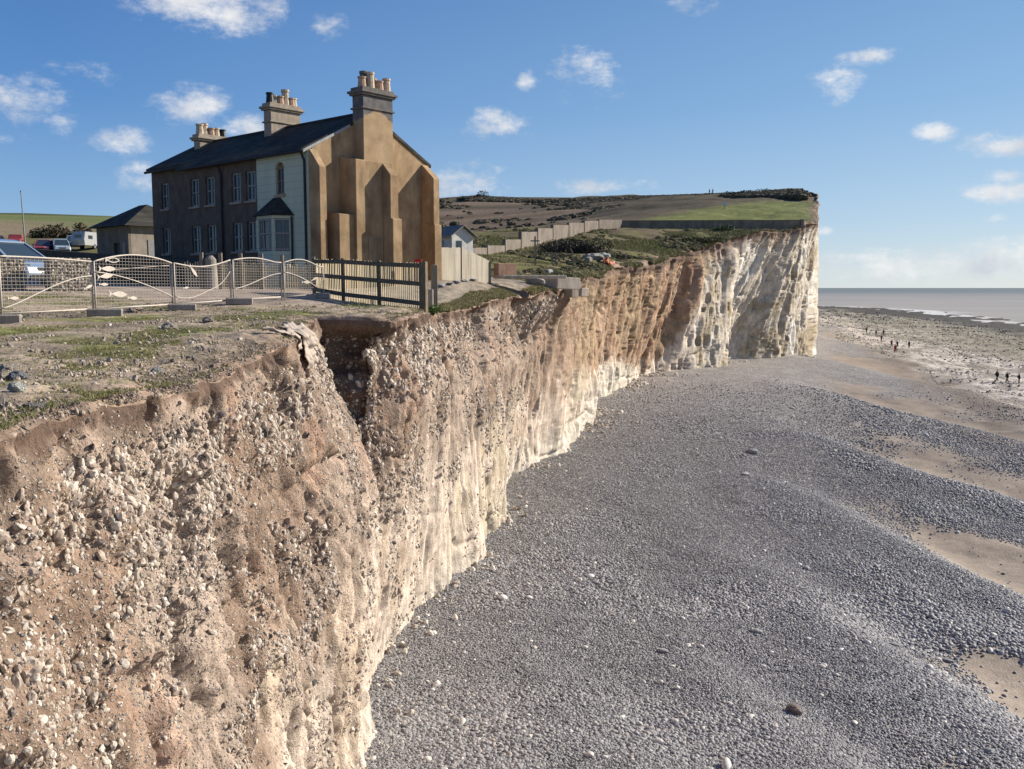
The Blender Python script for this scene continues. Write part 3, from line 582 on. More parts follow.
M_facade = brickish('brown_pebbledash', (.10, .078, .062), (.155, .125, .10))
M_tan = brickish('pale_stone_trim', (.30, .25, .19), (.40, .33, .26))
M_flintwall = brickish('dark_flint_wall', (.06, .055, .045), (.11, .10, .08), 5)
M_conc = brickish('weathered_concrete', (.27, .235, .20), (.38, .33, .28), 1.5)
M_concw = brickish('warm_broken_concrete', (.42, .35, .27), (.54, .46, .37), 2)
M_wallconc = brickish('stepped_wall_block', (.16, .135, .11), (.25, .21, .175), 1.0)
M_brick = brickish('old_red_brick', (.30, .18, .125), (.42, .28, .20), 4)
M_black = plain('black_cast_iron', (.018, .018, .02), .5)
M_frame = plain('aged_white_window_paint', (.27, .27, .26), .6, .15)
M_post = plain('pale_weathered_post', (.48, .41, .32), .85, .3, 8, .2, stretch=(4, 4, .5))
M_timber = plain('dark_weathered_timber', (.46, .37, .25), .9, .35, 8, .3, stretch=(3, 3, .6))
M_picket = plain('silvered_palings', (.62, .53, .36), .9, .3, 1.5, 0, stretch=(4, 4, .4))
M_board = plain('grey_larch_boards', (.46, .40, .31), .9, .25, 1.2, 0, stretch=(3, 3, .3))
M_metal = plain('cream_painted_steel', (.54, .47, .40), .55, .12)
M_wire = plain('dull_galvanised_mesh', (.44, .38, .32), .6, .1)
M_pot = plain('terracotta_pot', (.42, .285, .20), .85, .3)
M_potb = plain('buff_clay_pot', (.50, .40, .29), .85, .25)
def glass_m():
    t = NT('window_glass'); return t.done((.03, .045, .055), .08, spec=.6)
M_glass = glass_m()
def slate():
    t = NT('dark_slate_roof'); b = t.n('ShaderNodeTexBrick'); b.inputs['Scale'].default_value = 1; b.inputs['Brick Width'].default_value = .3; b.inputs['Row Height'].default_value = .22; b.inputs['Mortar Size'].default_value = .012
    b.inputs['Color1'].default_value = (.042, .039, .032, 1); b.inputs['Color2'].default_value = (.078, .070, .055, 1); b.inputs['Mortar'].default_value = (.012, .012, .013, 1)
    cb = t.n('ShaderNodeCombineXYZ'); sp = t.n('ShaderNodeSeparateXYZ'); t.l(t.obj, sp.inputs[0]); t.l(sp.outputs[1], cb.inputs[0]); t.l(sp.outputs[2], cb.inputs[1])
    mp = t.n('ShaderNodeMapping'); mp.inputs['Scale'].default_value = (1, 1.9, 1); t.l(cb.outputs[0], mp.inputs[0]); t.l(mp.outputs[0], b.inputs[0])
    li = t.ramp(t.noise(1.3, 6, t.obj, dist=.5), (.60, 0.), (.72, 1.)); c = t.mix(1., b.outputs['Color'], t.ramp(t.noise(.8, 5, t.obj), (.3, .7), (.7, 1.35)), 'MULTIPLY')
    c = t.mix(t.math('MULTIPLY', li, .55), c, (.17, .125, .045)); return t.done(c, .85, t.bump(b.outputs['Fac'], .02, -.5), spec=.12)
M_slate = slate()
def whitewall():
    t = NT('pale_green_painted_boarding'); wv = t.n('ShaderNodeTexWave', wave_type='BANDS', bands_direction='Z', wave_profile='SAW'); wv.inputs['Scale'].default_value = .95; t.l(t.obj, wv.inputs['Vector'])
    c = t.mix(t.ramp(t.noise(1.2, 6, t.obj, stretch=(1, 1, .3)), (.3, 0.), (.7, 1.)), (.42, .48, .37), (.52, .57, .46)); c = t.mix(t.ramp(wv.outputs['Fac'], (0., .55), (.10, 0.)), c, (.20, .24, .21))
    return t.done(c, .7, t.bump(wv.outputs['Fac'], .02, .6))
M_green = whitewall()
# ------------------------------------------------------------------ the house
TH = math.radians(48.85); HC = at(311.4, 300, 42); HC.z = -.2
house = thing('clifftop_house', 'long two storey brown terrace with bricked up buttressed end wall at the cliff edge', 'house', HC, TH)
def holed(l0, l1, z0, z1, holes, x0, x1):
    m = MB(); ls = sorted({l0, l1, *[h[0] for h in holes], *[h[1] for h in holes]}); zs = sorted({z0, z1, *[h[2] for h in holes], *[h[3] for h in holes]})
    for a, b in zip(ls, ls[1:]):
        run = None
        for c, d in zip(zs, zs[1:]):
            inside = any(h[0] <= (a+b)/2 <= h[1] and h[2] <= (c+d)/2 <= h[3] for h in holes)
            if not inside: run = (run[0], d) if run else (c, d)
            if inside or d == z1:
                if run: m.box((x0, a, run[0]), (x1, b, run[1])); run = None
    return m
def window(parent, l, z0, z1, w=.84, x=0., frame=M_frame, arch=False, curtain=True):
    a, b = l-w/2, l+w/2; xi = x+.10; f = MB()
    for (p, q) in (((xi, a, z0), (xi+.08, a+.07, z1)), ((xi, b-.07, z0), (xi+.08, b, z1)), ((xi, a+.07, z0), (xi+.08, b-.07, z0+.09)), ((xi, a+.07, z1-.08), (xi+.08, b-.07, z1)), ((xi-.01, a+.07, (z0+z1)/2-.03), (xi+.06, b-.07, (z0+z1)/2+.03)), ((xi+.01, l-.015, z0+.09), (xi+.05, l+.015, z1-.08))): f.box(p, q)
    fo = f.build('window', frame, parent)
    g = MB().box((xi+.045, a+.07, z0+.09), (xi+.06, b-.07, z1-.08)).build('pane', M_glass, fo)
    s = MB().box((x-.09, a-.08, z0-.10), (x+.10, b+.08, z0-.003)).build('sill', M_tan, fo)
    if arch:
        m = MB(); n = 10; pts = [(x+.02, a, z1+.28), (x+.02, a, z1)]+[(x+.02, l-w/2*math.cos(math.pi*k/n), z1+.22*math.sin(math.pi*k/n)-.003) for k in range(1, n)]+[(x+.02, b, z1), (x+.02, b, z1+.28)]
        # spandrels that round the head of the opening
        for k in range(n):
            a0 = math.pi*k/n; a1 = math.pi*(k+1)/n; p0 = (l-w/2*math.cos(a0), z1+.22*math.sin(a0)); p1 = (l-w/2*math.cos(a1), z1+.22*math.sin(a1))
            m.prism([(x-.004, p0[0], p0[1]), (x-.004, p1[0], p1[1]), (x-.004, p1[0], z1+.26), (x-.004, p0[0], z1+.26)], (.12, 0, 0))
        m.build('arch_head', M_green, fo)
    return fo
ZB = -.7
U0, U1, L0, L1 = 4.32, 5.72, 1.95, 3.35
mid = [9.55, 8.08, 5.76, 4.52]
hm = [(l-.42, l+.42, a, b) for l in mid for a, b in ((U0, U1), (L0, L1))]
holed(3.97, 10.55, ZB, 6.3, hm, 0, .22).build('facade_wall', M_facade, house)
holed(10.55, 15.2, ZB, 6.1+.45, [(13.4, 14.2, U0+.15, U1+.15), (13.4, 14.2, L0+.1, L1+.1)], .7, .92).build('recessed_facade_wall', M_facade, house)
gs = (2.12-.33, 2.12+.33, 4.45, 5.95)
holed(0, 3.97, ZB, 6.3, [gs], -.03, .22).build('painted_wall', M_green, house)
for l in mid: window(house, l, U0, U1); window(house, l, L0, L1)
window(house, 13.8, U0+.15, U1+.15, .8, .7); window(house, 13.8, L0+.1, L1+.1, .8, .7)
brw = plain('brown_window_paint', (.22, .15, .11), .6, .15)
window(house, 2.12, 4.45, 5.69, .66, -.03, brw, arch=True)
RX, RZ = 3.6, 8.27
EX = 7.22
m = MB(); m.prism([(.22, 0, ZB), (EX, 0, ZB), (EX, 0, 6.3), (RX, 0, RZ-.05), (.22, 0, 6.38)], (0, 10.55, 0)); m.prism([(.92, 10.55, ZB), (EX, 10.55, ZB), (EX, 10.55, 6.3), (RX, 10.55, RZ-.05), (.92, 10.55, 6.75)], (0, 4.65, 0))
m.build('gable_wall', M_render, house)
def slab(m, x0, z0, x1, z1, y0, y1, t=.11): m.prism([(x0, y0, z0), (x1, y0, z1), (x1, y0, z1+t), (x0, y0, z0+t)], (0, y1-y0, 0))
k1 = (RZ-6.36)/RX; r = MB(); slab(r, -.28, 6.36-.28*k1, RX, RZ, .06, 10.65); slab(r, .42, 6.36+.42*k1, RX, RZ, 10.653, 15.25)
k2 = (RZ-6.32)/(EX-RX); slab(r, RX+.001, RZ, EX+.28, 6.32-.28*k2, .06, 15.35)
roof = r.build('roof', M_slate, house)
v = MB(); v.prism([(-.30, -.06, 6.36-.3*k1-.07), (2.36, -.06, 6.36+2.36*k1-.07), (2.36, -.06, 6.36+2.36*k1+.06), (-.30, -.06, 6.36-.3*k1+.06)], (0, .11, 0)); v.build('verge_flashing', plain('grey_lead', (.30, .30, .29), .5), roof)
v = MB(); v.prism([(4.22, -.06, RZ-(4.22-RX)*k2-.02), (EX+.25, -.06, 6.32-.25*k2-.02), (EX+.25, -.06, 6.32-.25*k2+.14), (4.22, -.06, RZ-(4.22-RX)*k2+.14)], (0, .11, 0)); v.build('verge_slates', M_slate, roof)
v = MB().tube([(RX, .1, RZ+.12), (RX, 15.35, RZ+.12)], .09, 8).build('ridge_tiles', M_black, roof)
g = MB().tube([(-.33, .02, 6.2), (-.33, 10.6, 6.2)], .07, 8); g.tube([(.37, 10.7, 6.5), (.37, 15.3, 6.5)], .07, 8); g.build('gutter', M_black, house)
def pipe(l, x=-.09, zt_=6.15): MB().tube([(x-.16, l, zt_), (x, l, zt_-.35), (x, l, ZB)], .055, 8).build('downpipe', M_black, house)
pipe(.18); pipe(6.95); pipe(10.68, .58, 6.4)
# stepped masonry of the end wall
def slant(w0, w1, n0, n1, zi, zo, z0=ZB, mat=M_render, name='buttress'):
    b = MB(); b.hexa([(w0, -n1, z0), (w1, -n1, z0), (w1, -n0, z0), (w0, -n0, z0)], [(w0, -n1, zo), (w1, -n1, zo), (w1, -n0, zi), (w0, -n0, zi)]); return b.build(name, mat, house, bevel=.025)
slant(.03, .42, 0, .72, 6.34, 5.5)
slant(.86, 1.80, 0, 1.0, 3.62, 3.48)
slant(1.72, 3.90, 0, 1.15, 6.15, 5.95, name='chimney_breast')
slant(3.30, 3.80, 1.15, 1.68, 5.9, 5.35); slant(3.32, 3.90, 1.15, 1.80, 3.55, 3.35)
slant(6.84, 7.26, 0, .86, 6.3, 5.55); slant(6.80, 7.30, 0, .96, 3.45, 3.3)
b = MB().box((2.4, -1.175, -.3), (3.15, -1.15, 2.5)).build('blocked_doorway', brickish('darker_render_patch', (.26, .19, .12), (.33, .24, .15)), house)
t = NT('stack_render_and_slate'); sp = t.n('ShaderNodeSeparateXYZ'); t.l(t.obj, sp.inputs[0]); zz = t.math('ADD', sp.outputs[2], t.math('MULTIPLY', t.math('ABSOLUTE', t.math('SUBTRACT', sp.outputs[0], 3.52)), .62)); zz = t.math('ADD', zz, t.math('MULTIPLY', t.noise(1.6, 5, t.obj), .8))
mk = t.ramp(t.math('MULTIPLY', zz, .1), (.882, 0.), (.892, 1.)); f = t.noise(1.5, 6, t.obj)
M_stack = t.done(t.mix(mk, t.mix(t.ramp(f, (.3, 0.), (.7, 1.)), (.30, .20, .11), (.46, .325, .19)), t.mix(t.ramp(t.noise(4, 5, t.obj), (.3, 0.), (.7, 1.)), (.09, .085, .085), (.17, .16, .155))), .9, t.bump(t.noise(30, 3, t.obj), .02, .4))
def chimney(x0, x1, y0, y1, z0, z1, mat, trim, pots, name='chimney'):
    c = MB().box((x0, y0, z0), (x1, y1, z1)).build(name, mat, house, bevel=.02)
    h = MB(); e = .07; h.box((x0-e, y0-e, z1-.62), (x1+e, y1+e, z1-.54)); h.box((x0-.10, y0-.10, z1), (x1+.10, y1+.10, z1+.09)); h.box((x0-.17, y0-.17, z1+.093), (x1+.17, y1+.17, z1+.2)); h.box((x0-.05, y0-.05, z1+.203), (x1+.05, y1+.05, z1+.36))
    h.build('chimney_cap', trim, c, bevel=.01)
    for fx, fy, ht, r_, mt in pots:
        p = (x0+(x1-x0)*fx, y0+(y1-y0)*fy); r_ = r_*1.4; ht = ht*.85; o = MB().cyl(p, r_*1.15, z1+.36, z1+.36+ht*.85, 10, r_*.92); o.cyl(p, r_*1.12, z1+.36+ht*.85, z1+.36+ht, 10); o.build('chimney_pot', mt, c)
M_dkst = brickish('sooty_stone', (.12, .11, .10), (.20, .18, .16), 3)
chimney(2.62, 4.43, -.66, .10, ZB, 8.98, M_stack, M_dkst, [(.10, .35, .55, .13, M_pot), (.30, .75, .95, .13, M_dkst), (.34, .25, .85, .13, M_potb), (.52, .6, .62, .15, M_pot), (.66, .3, .5, .13, M_pot), (.80, .7, .42, .14, M_potb), (.92, .35, .72, .13, M_potb)])
chimney(2.68, 4.5, 6.63, 7.25, 7.4, 9.2, M_tan, M_tan, [(.08, .4, .6, .13, M_black), (.26, .6, .5, .14, M_potb), (.42, .4, .5, .14, M_pot), (.62, .5, .95, .14, M_potb), (.78, .4, .5, .14, M_pot), (.92, .6, .55, .13, M_potb)])
chimney(2.68, 4.5, 13.45, 14.05, 7.4, 8.36, M_tan, M_tan, [(.10, .4, .65, .14, M_potb), (.30, .6, .75, .14, M_potb), (.48, .4, .5, .14, M_pot), (.68, .5, .55, .14, M_potb), (.88, .4, .5, .13, M_black)])
# bay window
bw = MB(); B0, B1, BP = 1.2, 3.5, .75
pl = [(-.03, B0), (-BP, B0+.55), (-BP, B1-.55), (-.03, B1)]
def prismz(m, pl, z0, z1): m.prism([(a, b, z0) for a, b in pl], (0, 0, z1-z0))
prismz(bw, pl, ZB, L0-.1); prismz(bw, [(a*1.02, b) for a, b in pl], 3.32, 3.45)
pin = [(-.03, B0+.12), (-BP+.12, B0+.62), (-BP+.12, B1-.62), (-.03, B1-.12)]
for q in ((-BP+.06, B0+.57), (-BP+.06, B1-.57), (-.08, B0+.08), (-.08, B1-.08), (-BP+.05, 2.95)): bw.box((q[0]-.055, q[1]-.07, L0-.097), (q[0]+.055, q[1]+.07, 3.317))
bay = bw.build('bay_window', M_green, house)
g = MB(); prismz(g, pin, L0-.095, 3.315); g.build('pane', M_glass, bay)
s = MB()
for (a, b) in ((pl[0], pl[1]), (pl[1], pl[2]), (pl[2], pl[3])):
    A_ = Vector((a[0]+.04, a[1], 0)); B_ = Vector((b[0]+.04, b[1], 0))
    for z in (L0-.02, 2.65, 3.27): s.bar(A_+Vector((0, 0, z)), B_+Vector((0, 0, z)), .05, .07)
    for fr_ in ((.5,) if a[0] != b[0] else (.25, .75)): p = A_.lerp(B_, fr_); s.bar(p+Vector((0, 0, L0-.09)), p+Vector((0, 0, 3.31)), .04, .04)
s.build('sash_bars', M_frame, bay)
o_ = [(-.034, B0-.15), (-BP-.17, B0+.44), (-BP-.17, B1-.44), (-.034, B1+.15)]; i_ = [(-.034, 2.1), (-.06, 2.2), (-.06, 2.6), (-.034, 2.7)]
rb = MB(); rb.hexa([(a, b, 3.453) for a, b in o_], [(a, b, 4.32) for a, b in i_]); rb.build('bay_roof', M_slate, bay)
MB().tube([(-.12, B0-.02, 3.4), (-.12, B0-.02, ZB)], .045, 8).build('downpipe', M_black, bay)
# ------------------------------------------------------------------ outbuilding on the left
OC = at(129, 255, 62); OC.z = gnd(OC.x, OC.y)-.1; ez = at(129, 224, 62).z-OC.z
ob = thing('hipped_outbuilding', 'small single storey outbuilding with dark hipped roof left of the terrace', 'outbuilding', OC, TH)
M_ob = brickish('grey_brown_weatherboard', (.15, .125, .10), (.24, .20, .16), 3); M_ob2 = brickish('cream_pebbledash', (.30, .25, .20), (.38, .32, .26))
W_, L_ = 5.0, 4.5
holed(0, L_, -.6, ez, [(1.2, 2.1, -.6, 2.0)], 0, .2).build('side_wall', M_ob, ob)
MB().box((.2, .003, -.6), (W_, L_, ez)).build('end_wall', M_ob2, ob)
MB().box((.12, 1.2, -.6), (.19, 2.1, 2.0)).build('door', M_black, ob)
MB().box((1.35, -.035, 1.0), (1.95, 0, 2.2)).build('window', M_frame, ob)
MB().box((-.03, .45, 1.1), (0, .8, 2.0)).build('notice_board', M_frame, ob)
e = .45; rr = MB(); rr.add([(-e, -e, ez-.1), (W_+e, -e, ez-.1), (W_+e, L_+e, ez-.1), (-e, L_+e, ez-.1), (W_/2, W_/2-.4, ez+1.55), (W_/2, L_-W_/2+1.2, ez+1.55)], [(0, 1, 4), (1, 2, 5, 4), (2, 3, 5), (3, 0, 4, 5), (3, 2, 1, 0)])
rr.build('roof', M_slate, ob)
# ------------------------------------------------------------------ white bungalow behind right
SC = at(452, 252, 78); SC.z = gnd(SC.x, SC.y)-.1; q0 = at(452, 235.5, 78).z-SC.z
wb_ = thing('white_bungalow', 'small white walled bungalow with grey roof behind the board fence', 'bungalow', SC, math.radians(40))
M_white = brickish('whitewash', (.62, .60, .54), (.72, .69, .63)); M_groof = brickish('grey_felt_roof', (.22, .195, .165), (.30, .27, .235))
MB().box((0, 0, -.5), (2.2, 7, q0)).prism([(0, .003, q0), (2.2, .003, q0), (1.1, .003, q0+.75)], (0, 6.9, 0)).build('wall', M_white, wb_)
rr = MB(); slab(rr, -.3, q0-.12, 1.1, q0+.82, -.3, 7.2, .1); slab(rr, 1.101, q0+.82, 2.55, q0-.12, -.3, 7.2, .1); rr.build('roof', M_groof, wb_)
MB().box((.5, -.04, q0-1.1), (1.0, 0, q0-.4)).build('window', M_glass, wb_); MB().box((-.03, 1.2, q0-1.1), (0, 1.9, q0-.35)).build('window', M_glass, wb_)
# ------------------------------------------------------------------ steel panel fence
def linept(px, Y): p = at(px, 287, Y); return (p.x, Y)
nodes = [(-62, 18.6, 320, 253), (0.5, 21.5, 313.5, 256), (94.5, 24.3, 309, 261.5), (174, 27.2, 304.2, 263), (232.4, 29.5, 300, 260), (283, 31.6, 296.8, 262.5), (325, 33.3, 293.5, 267)]
shape = ['flat', 'rise', 'arch', 'sag', 'arch', 'arch']
labs = ['cream steel mesh fence panel cut off by the left edge of the photo', 'cream steel mesh fence panel in front of the two gabion walls', 'cream steel mesh fence panel with cut out fish under a high arched top', 'cream steel mesh fence panel with sagging top rail and one fish',
        'cream steel mesh fence panel with gentle arched top in front of the pickets', 'narrow cream steel mesh panel leaning at the start of the timber fence']
def fish(m, c, ax, up, nor, s, rot=0, hollow=False):
    out = [(-.5, 0), (-.36, .055), (-.1, .12), (.12, .13), (.34, .07), (.5, 0), (.34, -.07), (.12, -.13), (-.1, -.12), (-.36, -.055)]; tail = [(-.44, 0), (-.66, .15), (-.60, 0), (-.66, -.15)]
    ca, sa_ = math.cos(rot), math.sin(rot)
    def P(a, b): a, b = a*s, b*s; return c+ax*(a*ca-b*sa_)+up*(a*sa_+b*ca)
    m.prism([P(a, b)-nor*.004 for a, b in tail], nor*.008)
    if not hollow: m.prism([P(a, b)-nor*.004 for a, b in out], nor*.008)
    else:
        for (a, b), (a2, b2) in zip(out, out[1:]+out[:1]): m.bar(P(a, b), P(a2, b2), .022*1.0, .01, nor)
for i in range(6):
    (pa, Ya, ba, ta), (pb, Yb_, bb_, tb_) = nodes[i], nodes[i+1]
    if i > 0: pa += 1.4
    pb -= 1.2
    A0 = at(pa, ba, Ya); B0_ = at(pb, bb_, Yb_); At = at(pa, ta, Ya); Bt = at(pb, tb_, Yb_)
    L = (Vector((B0_.x, B0_.y, 0))-Vector((A0.x, A0.y, 0))).length; ax = Vector((B0_.x-A0.x, B0_.y-A0.y, 0)).normalized(); up = Vector((0, 0, 1)); nor = ax.cross(up)
    root = thing('mesh_fence_panel', labs[i], 'fence panel', (A0.x, A0.y, A0.z), math.atan2(ax.y, ax.x), 'steel mesh panels between car park and cliff')
    hb = B0_.z-A0.z; h0 = At.z-A0.z; h1 = Bt.z-A0.z
    def topz(x):
        s_ = x/L; b_ = h0*(1-s_)+h1*s_
        if shape[i] == 'arch': return b_+.20*math.sin(math.pi*s_)**.9 if i == 2 else b_+(.10 if i == 4 else .17)*math.sin(math.pi*min(1, s_*1.15)) 
        if shape[i] == 'sag': return b_-.15*math.sin(math.pi*s_)
        if shape[i] == 'rise': return b_+.02*math.sin(math.pi*s_)
        return b_
    def botz(x): return hb*x/L
    fr = MB(); n = 26; xs = [L*k/n for k in range(n+1)]
    fr.tube([(x, 0, topz(x)) for x in xs], .022, 6); fr.tube([(0, 0, 0), (L, 0, hb)], .022, 6)
    fr.tube([(0, 0, -.12), (0, 0, h0+.01)], .024, 6); fr.tube([(L, 0, hb-.12), (L, 0, h1+.01)], .024, 6)
    fr.build('panel_frame', M_metal, root, smooth=True)
    me_ = MB(); x = .09
    while x < L-.02: me_.bar((x, 0, botz(x)), (x, 0, topz(x)), .005, .005); x += .12
    z = .065
    while z < max(h0, h1)+.25:
        seg = [x for x in xs if botz(x) < z < topz(x)]
        runs = []
        for x in xs:
            ok = botz(x) < z < topz(x)
            if ok: runs[-1].append(x) if runs and runs[-1] and abs(runs[-1][-1]-x) < L/n*1.5 else runs.append([x])
        for rn in runs:
            if len(rn) > 1: me_.bar((rn[0], .006, z), (rn[-1], .006, z), .006, .006)
        z += .085
    me_.build('wire_mesh', M_wire, root)
    wv = MB(); X = lambda s_: L*s_
    if i == 1: wv.tube([(X(s_), -.02, .12+.78*math.sin(s_*1.50)**1.3) for s_ in np.linspace(0, 1, 22)], .016, 6)
    if i == 0: wv.tube([(X(s_), -.02, .75-.6*s_) for s_ in np.linspace(0, 1, 12)], .022, 6)
    if i == 2: wv.tube([(X(s_), -.02, .96-.10*s_-.58*s_**1.7) for s_ in np.linspace(0, 1, 22)], .016, 6); wv.tube([(X(s_), .02, .98+.22*s_) for s_ in np.linspace(0.1, 1, 12)], .010, 5)
    if i == 3: wv.tube([(X(s_), -.02, .22+.85*max(0, s_-.3)**2.0*2.0-.05*math.sin(s_*9)) for s_ in np.linspace(0, 1, 22)], .015, 6)
    if i == 4: wv.tube([(X(s_), -.02, .36+.52*math.sin(s_*1.45)**1.6) for s_ in np.linspace(0, 1, 22)], .015, 6)
    if i == 5: wv.tube([(X(s_), -.02, .82-.7*s_**1.6) for s_ in np.linspace(0, .8, 16)], .018, 6)
    wv.build('wave_bar', M_metal, root, smooth=True)
    fs_ = {2: [(.22, 1.28, .46, 0, True), (.16, 1.05, .55, 0, False), (.13, .86, .50, .1, False), (.28, .38, .60, -.05, False), (.45, .27, .35, -.05, False), (.10, .64, .3, 0, False)], 3: [(.32, .95, .42, -.8, False), (.18, .48, .22, .1, False)], 1: [(.95, .62, .30, .3, False), (.12, .35, .3, 0, False)], 5: [(.55, .5, .4, 0, False), (.75, .62, .3, .4, False)]}.get(i, [])
    for (sx_, z_, s_, ro, ho) in fs_:
        fm = MB(); fish(fm, Vector((X(sx_), -.03, z_)), Vector((1, 0, 0)), up, Vector((0, 1, 0)), s_, ro, ho); fm.build('fish_cutout', M_metal, root)
# concrete feet
for (px, py, Y, wd, lab) in [(8, 318, 21.3, .62, 'concrete fence foot at the left edge beside the rubble'), (106, 312.5, 24.2, .86, 'concrete fence foot under the joint left of the fish panel'), (183, 308, 27.1, .78, 'concrete fence foot below the sagging fence panel'), (240, 304, 29.4, .82, 'concrete fence foot below the arched panel near the pickets'), (323, 298.5, 32.8, .5, 'dark fence foot where the steel panels meet the timber fence')]:
    p = at(px, py, Y); z0 = gnd(p.x, Y); r_ = thing('fence_block', lab, 'fence foot', (p.x, Y-.05, z0-.02), math.radians(18), 'concrete feet under the steel fence')
    hh_ = .23; c_ = MB(); c_.box((-wd/2, -.13, 0), (wd/2, .13, hh_)).build('block', M_conc, r_, bevel=.035)
    MB().box((wd/2-.002, -.05, .07), (wd/2+.004, .05, .16)).build('slot', M_black, r_)
# ------------------------------------------------------------------ timber fence
tp = [(314.5, 36.0, 259, 296), (343.7, 34.7, 258.8, 300.4), (379.6, 33.2, 261, 305), (423.8, 31.6, 262.3, 309)]
tr = at(314.5, 296, 36); tf = thing('timber_fence', 'dark post and rail fence backed with thin palings beside the end wall', 'fence', (0, 0, 0))
pts = []
for px, Y, ty, by in tp:
    a = at(px, by, Y); b = at(px, ty, Y); a.z = gnd(a.x, Y)-.1; pts.append((a, b)); big_ = px > 400
    MB().box((-.06-.06*big_, -.06-.04*big_, a.z), (.06+.06*big_, .06+.04*big_, b.z+.02)).build('post', M_timber, tf, bevel=.012, loc=(a.x, Y, 0), rz=-.4)
rl = MB()
for (a, b), (c_, d_) in zip(pts, pts[1:]):
    for f_ in (.93, .56, .16):
        hA = a.z+.1+(b.z-a.z-.1)*f_; hB = c_.z+.1+(d_.z-c_.z-.1)*f_
        rl.bar((a.x+.0, a.y-.08, hA), (c_.x, c_.y-.08, hB), .05, .15)
rl.build('rail', M_timber, tf)
pk = MB()
for (a, b), (c_, d_) in zip(pts, pts[1:]):
    L = (c_-a).length; n = int(L/.10)
    for k in range(n+1):
        s_ = k/n; x = a.x+(c_.x-a.x)*s_; y = a.y+(c_.y-a.y)*s_+.07; z0 = a.z+(c_.z-a.z)*s_; z1 = b.z+(d_.z-b.z)*s_
        pk.bar((x, y, z0+.05), (x+random.uniform(-.02, .02), y, z1-.03+random.uniform(-.04, .04)), .085, .02)
pk.build('palings', M_picket, tf)
p = at(434.5, 300, 34.5); MB_ = MB().box((-.10, -.10, -.3), (.10, .10, 1.75)); o = MB_.build('gate_post', M_post, bevel=.015, loc=(p.x, p.y, gnd(p.x, p.y)), rz=.4); tag(o, 'pale square wooden post standing alone below the right corner buttress', 'post')
p = at(428.5, 297, 34.0); o = MB().box((-.17, -.12, -.2), (.17, .12, .78)).build('concrete_block', M_conc, bevel=.02, loc=(p.x, p.y, gnd(p.x, p.y))); tag(o, 'grey concrete block between the end of the timber fence and the pale post', 'block')
o = MB().box((-.13, -.05, 0), (.13, .05, .22)).build('red_box', plain('red_paint', (.5, .03, .02), .5), loc=(at(418, 262, 33).x, 33.1, at(418, 264, 33).z-.05)); tag(o, 'small red box behind the right end of the timber fence', 'box')
# picket fence behind the panels
pf = thing('picket_fence', 'pale picket fence with taller posts across the front of the house', 'fence', (0, 0, 0))
a = at(186, 290, 36.5); b = at(318, 288, 39.5); n = 54; m_ = MB(); rl = MB()
def fl_(s_): p = a.lerp(b, s_); p.z = gnd(p.x, p.y); return p
for k in range(n+1):
    p = fl_(k/n); m_.bar(p+Vector((0, 0, -.05)), p+Vector((0, 0, 1.02+.05*math.sin(k*1.7))), .085, .025)
for zf_ in (.3, .8): rl.bar(fl_(0)+Vector((0, .05, zf_)), fl_(1)+Vector((0, .05, zf_)), .04, .08)
m_.build('pickets', M_picket, pf); rl.build('rail', M_picket, pf)
for px in (202, 220, 239.5, 260, 281, 314): 
    s_ = (px-186)/132; p = fl_(s_); MB().bar(p+Vector((0, -.08, -.1)), p+Vector((0, -.08, 1.42)), .13, .13).build('post', M_post, pf)
p = fl_((210.5-186)/132); MB().cyl((p.x, p.y-.1), .28, p.z, p.z+1.15, 14, .22).tube([(p.x, p.y-.1, p.z+1.15), (p.x, p.y-.1, p.z+1.3)], .22, 14, .1).build('gate_pier', M_conc, pf)
# dark wall in front of the terrace
a = at(22, 262, 62); b = at(243, 280, 43.5); dw = MB(); K = 14
for k in range(K):
    p = a.lerp(b, k/K); q = a.lerp(b, (k+1)/K); n_v = Vector((-(q-p).y, (q-p).x, 0)).normalized()*.2
    tz = lambda s_: at(22+(243-22)*s_, 248.5+(263-248.5)*s_**1.0, 1).z
    zp0, zq0 = gnd(p.x, p.y)-.3, gnd(q.x, q.y)-.3; sp_, sq_ = k/K, (k+1)/K
    hp = max(.9, (at(22, 248, 62).z*(1-sp_)+at(243, 263.5, 43.5).z*sp_)-zp0-.3); hq = max(.9, (at(22, 248, 62).z*(1-sq_)+at(243, 263.5, 43.5).z*sq_)-zq0-.3)
    dw.hexa([(p.x-n_v.x, p.y-n_v.y, zp0), (q.x-n_v.x, q.y-n_v.y, zq0), (q.x+n_v.x, q.y+n_v.y, zq0), (p.x+n_v.x, p.y+n_v.y, zp0)], [(p.x-n_v.x, p.y-n_v.y, zp0+.3+hp), (q.x-n_v.x, q.y-n_v.y, zq0+.3+hq), (q.x+n_v.x, q.y+n_v.y, zq0+.3+hq), (p.x+n_v.x, p.y+n_v.y, zp0+.3+hp)])
o = dw.build('flint_garden_wall', M_flintwall); tag(o, 'long dark flint wall along the far side of the car park', 'garden wall')
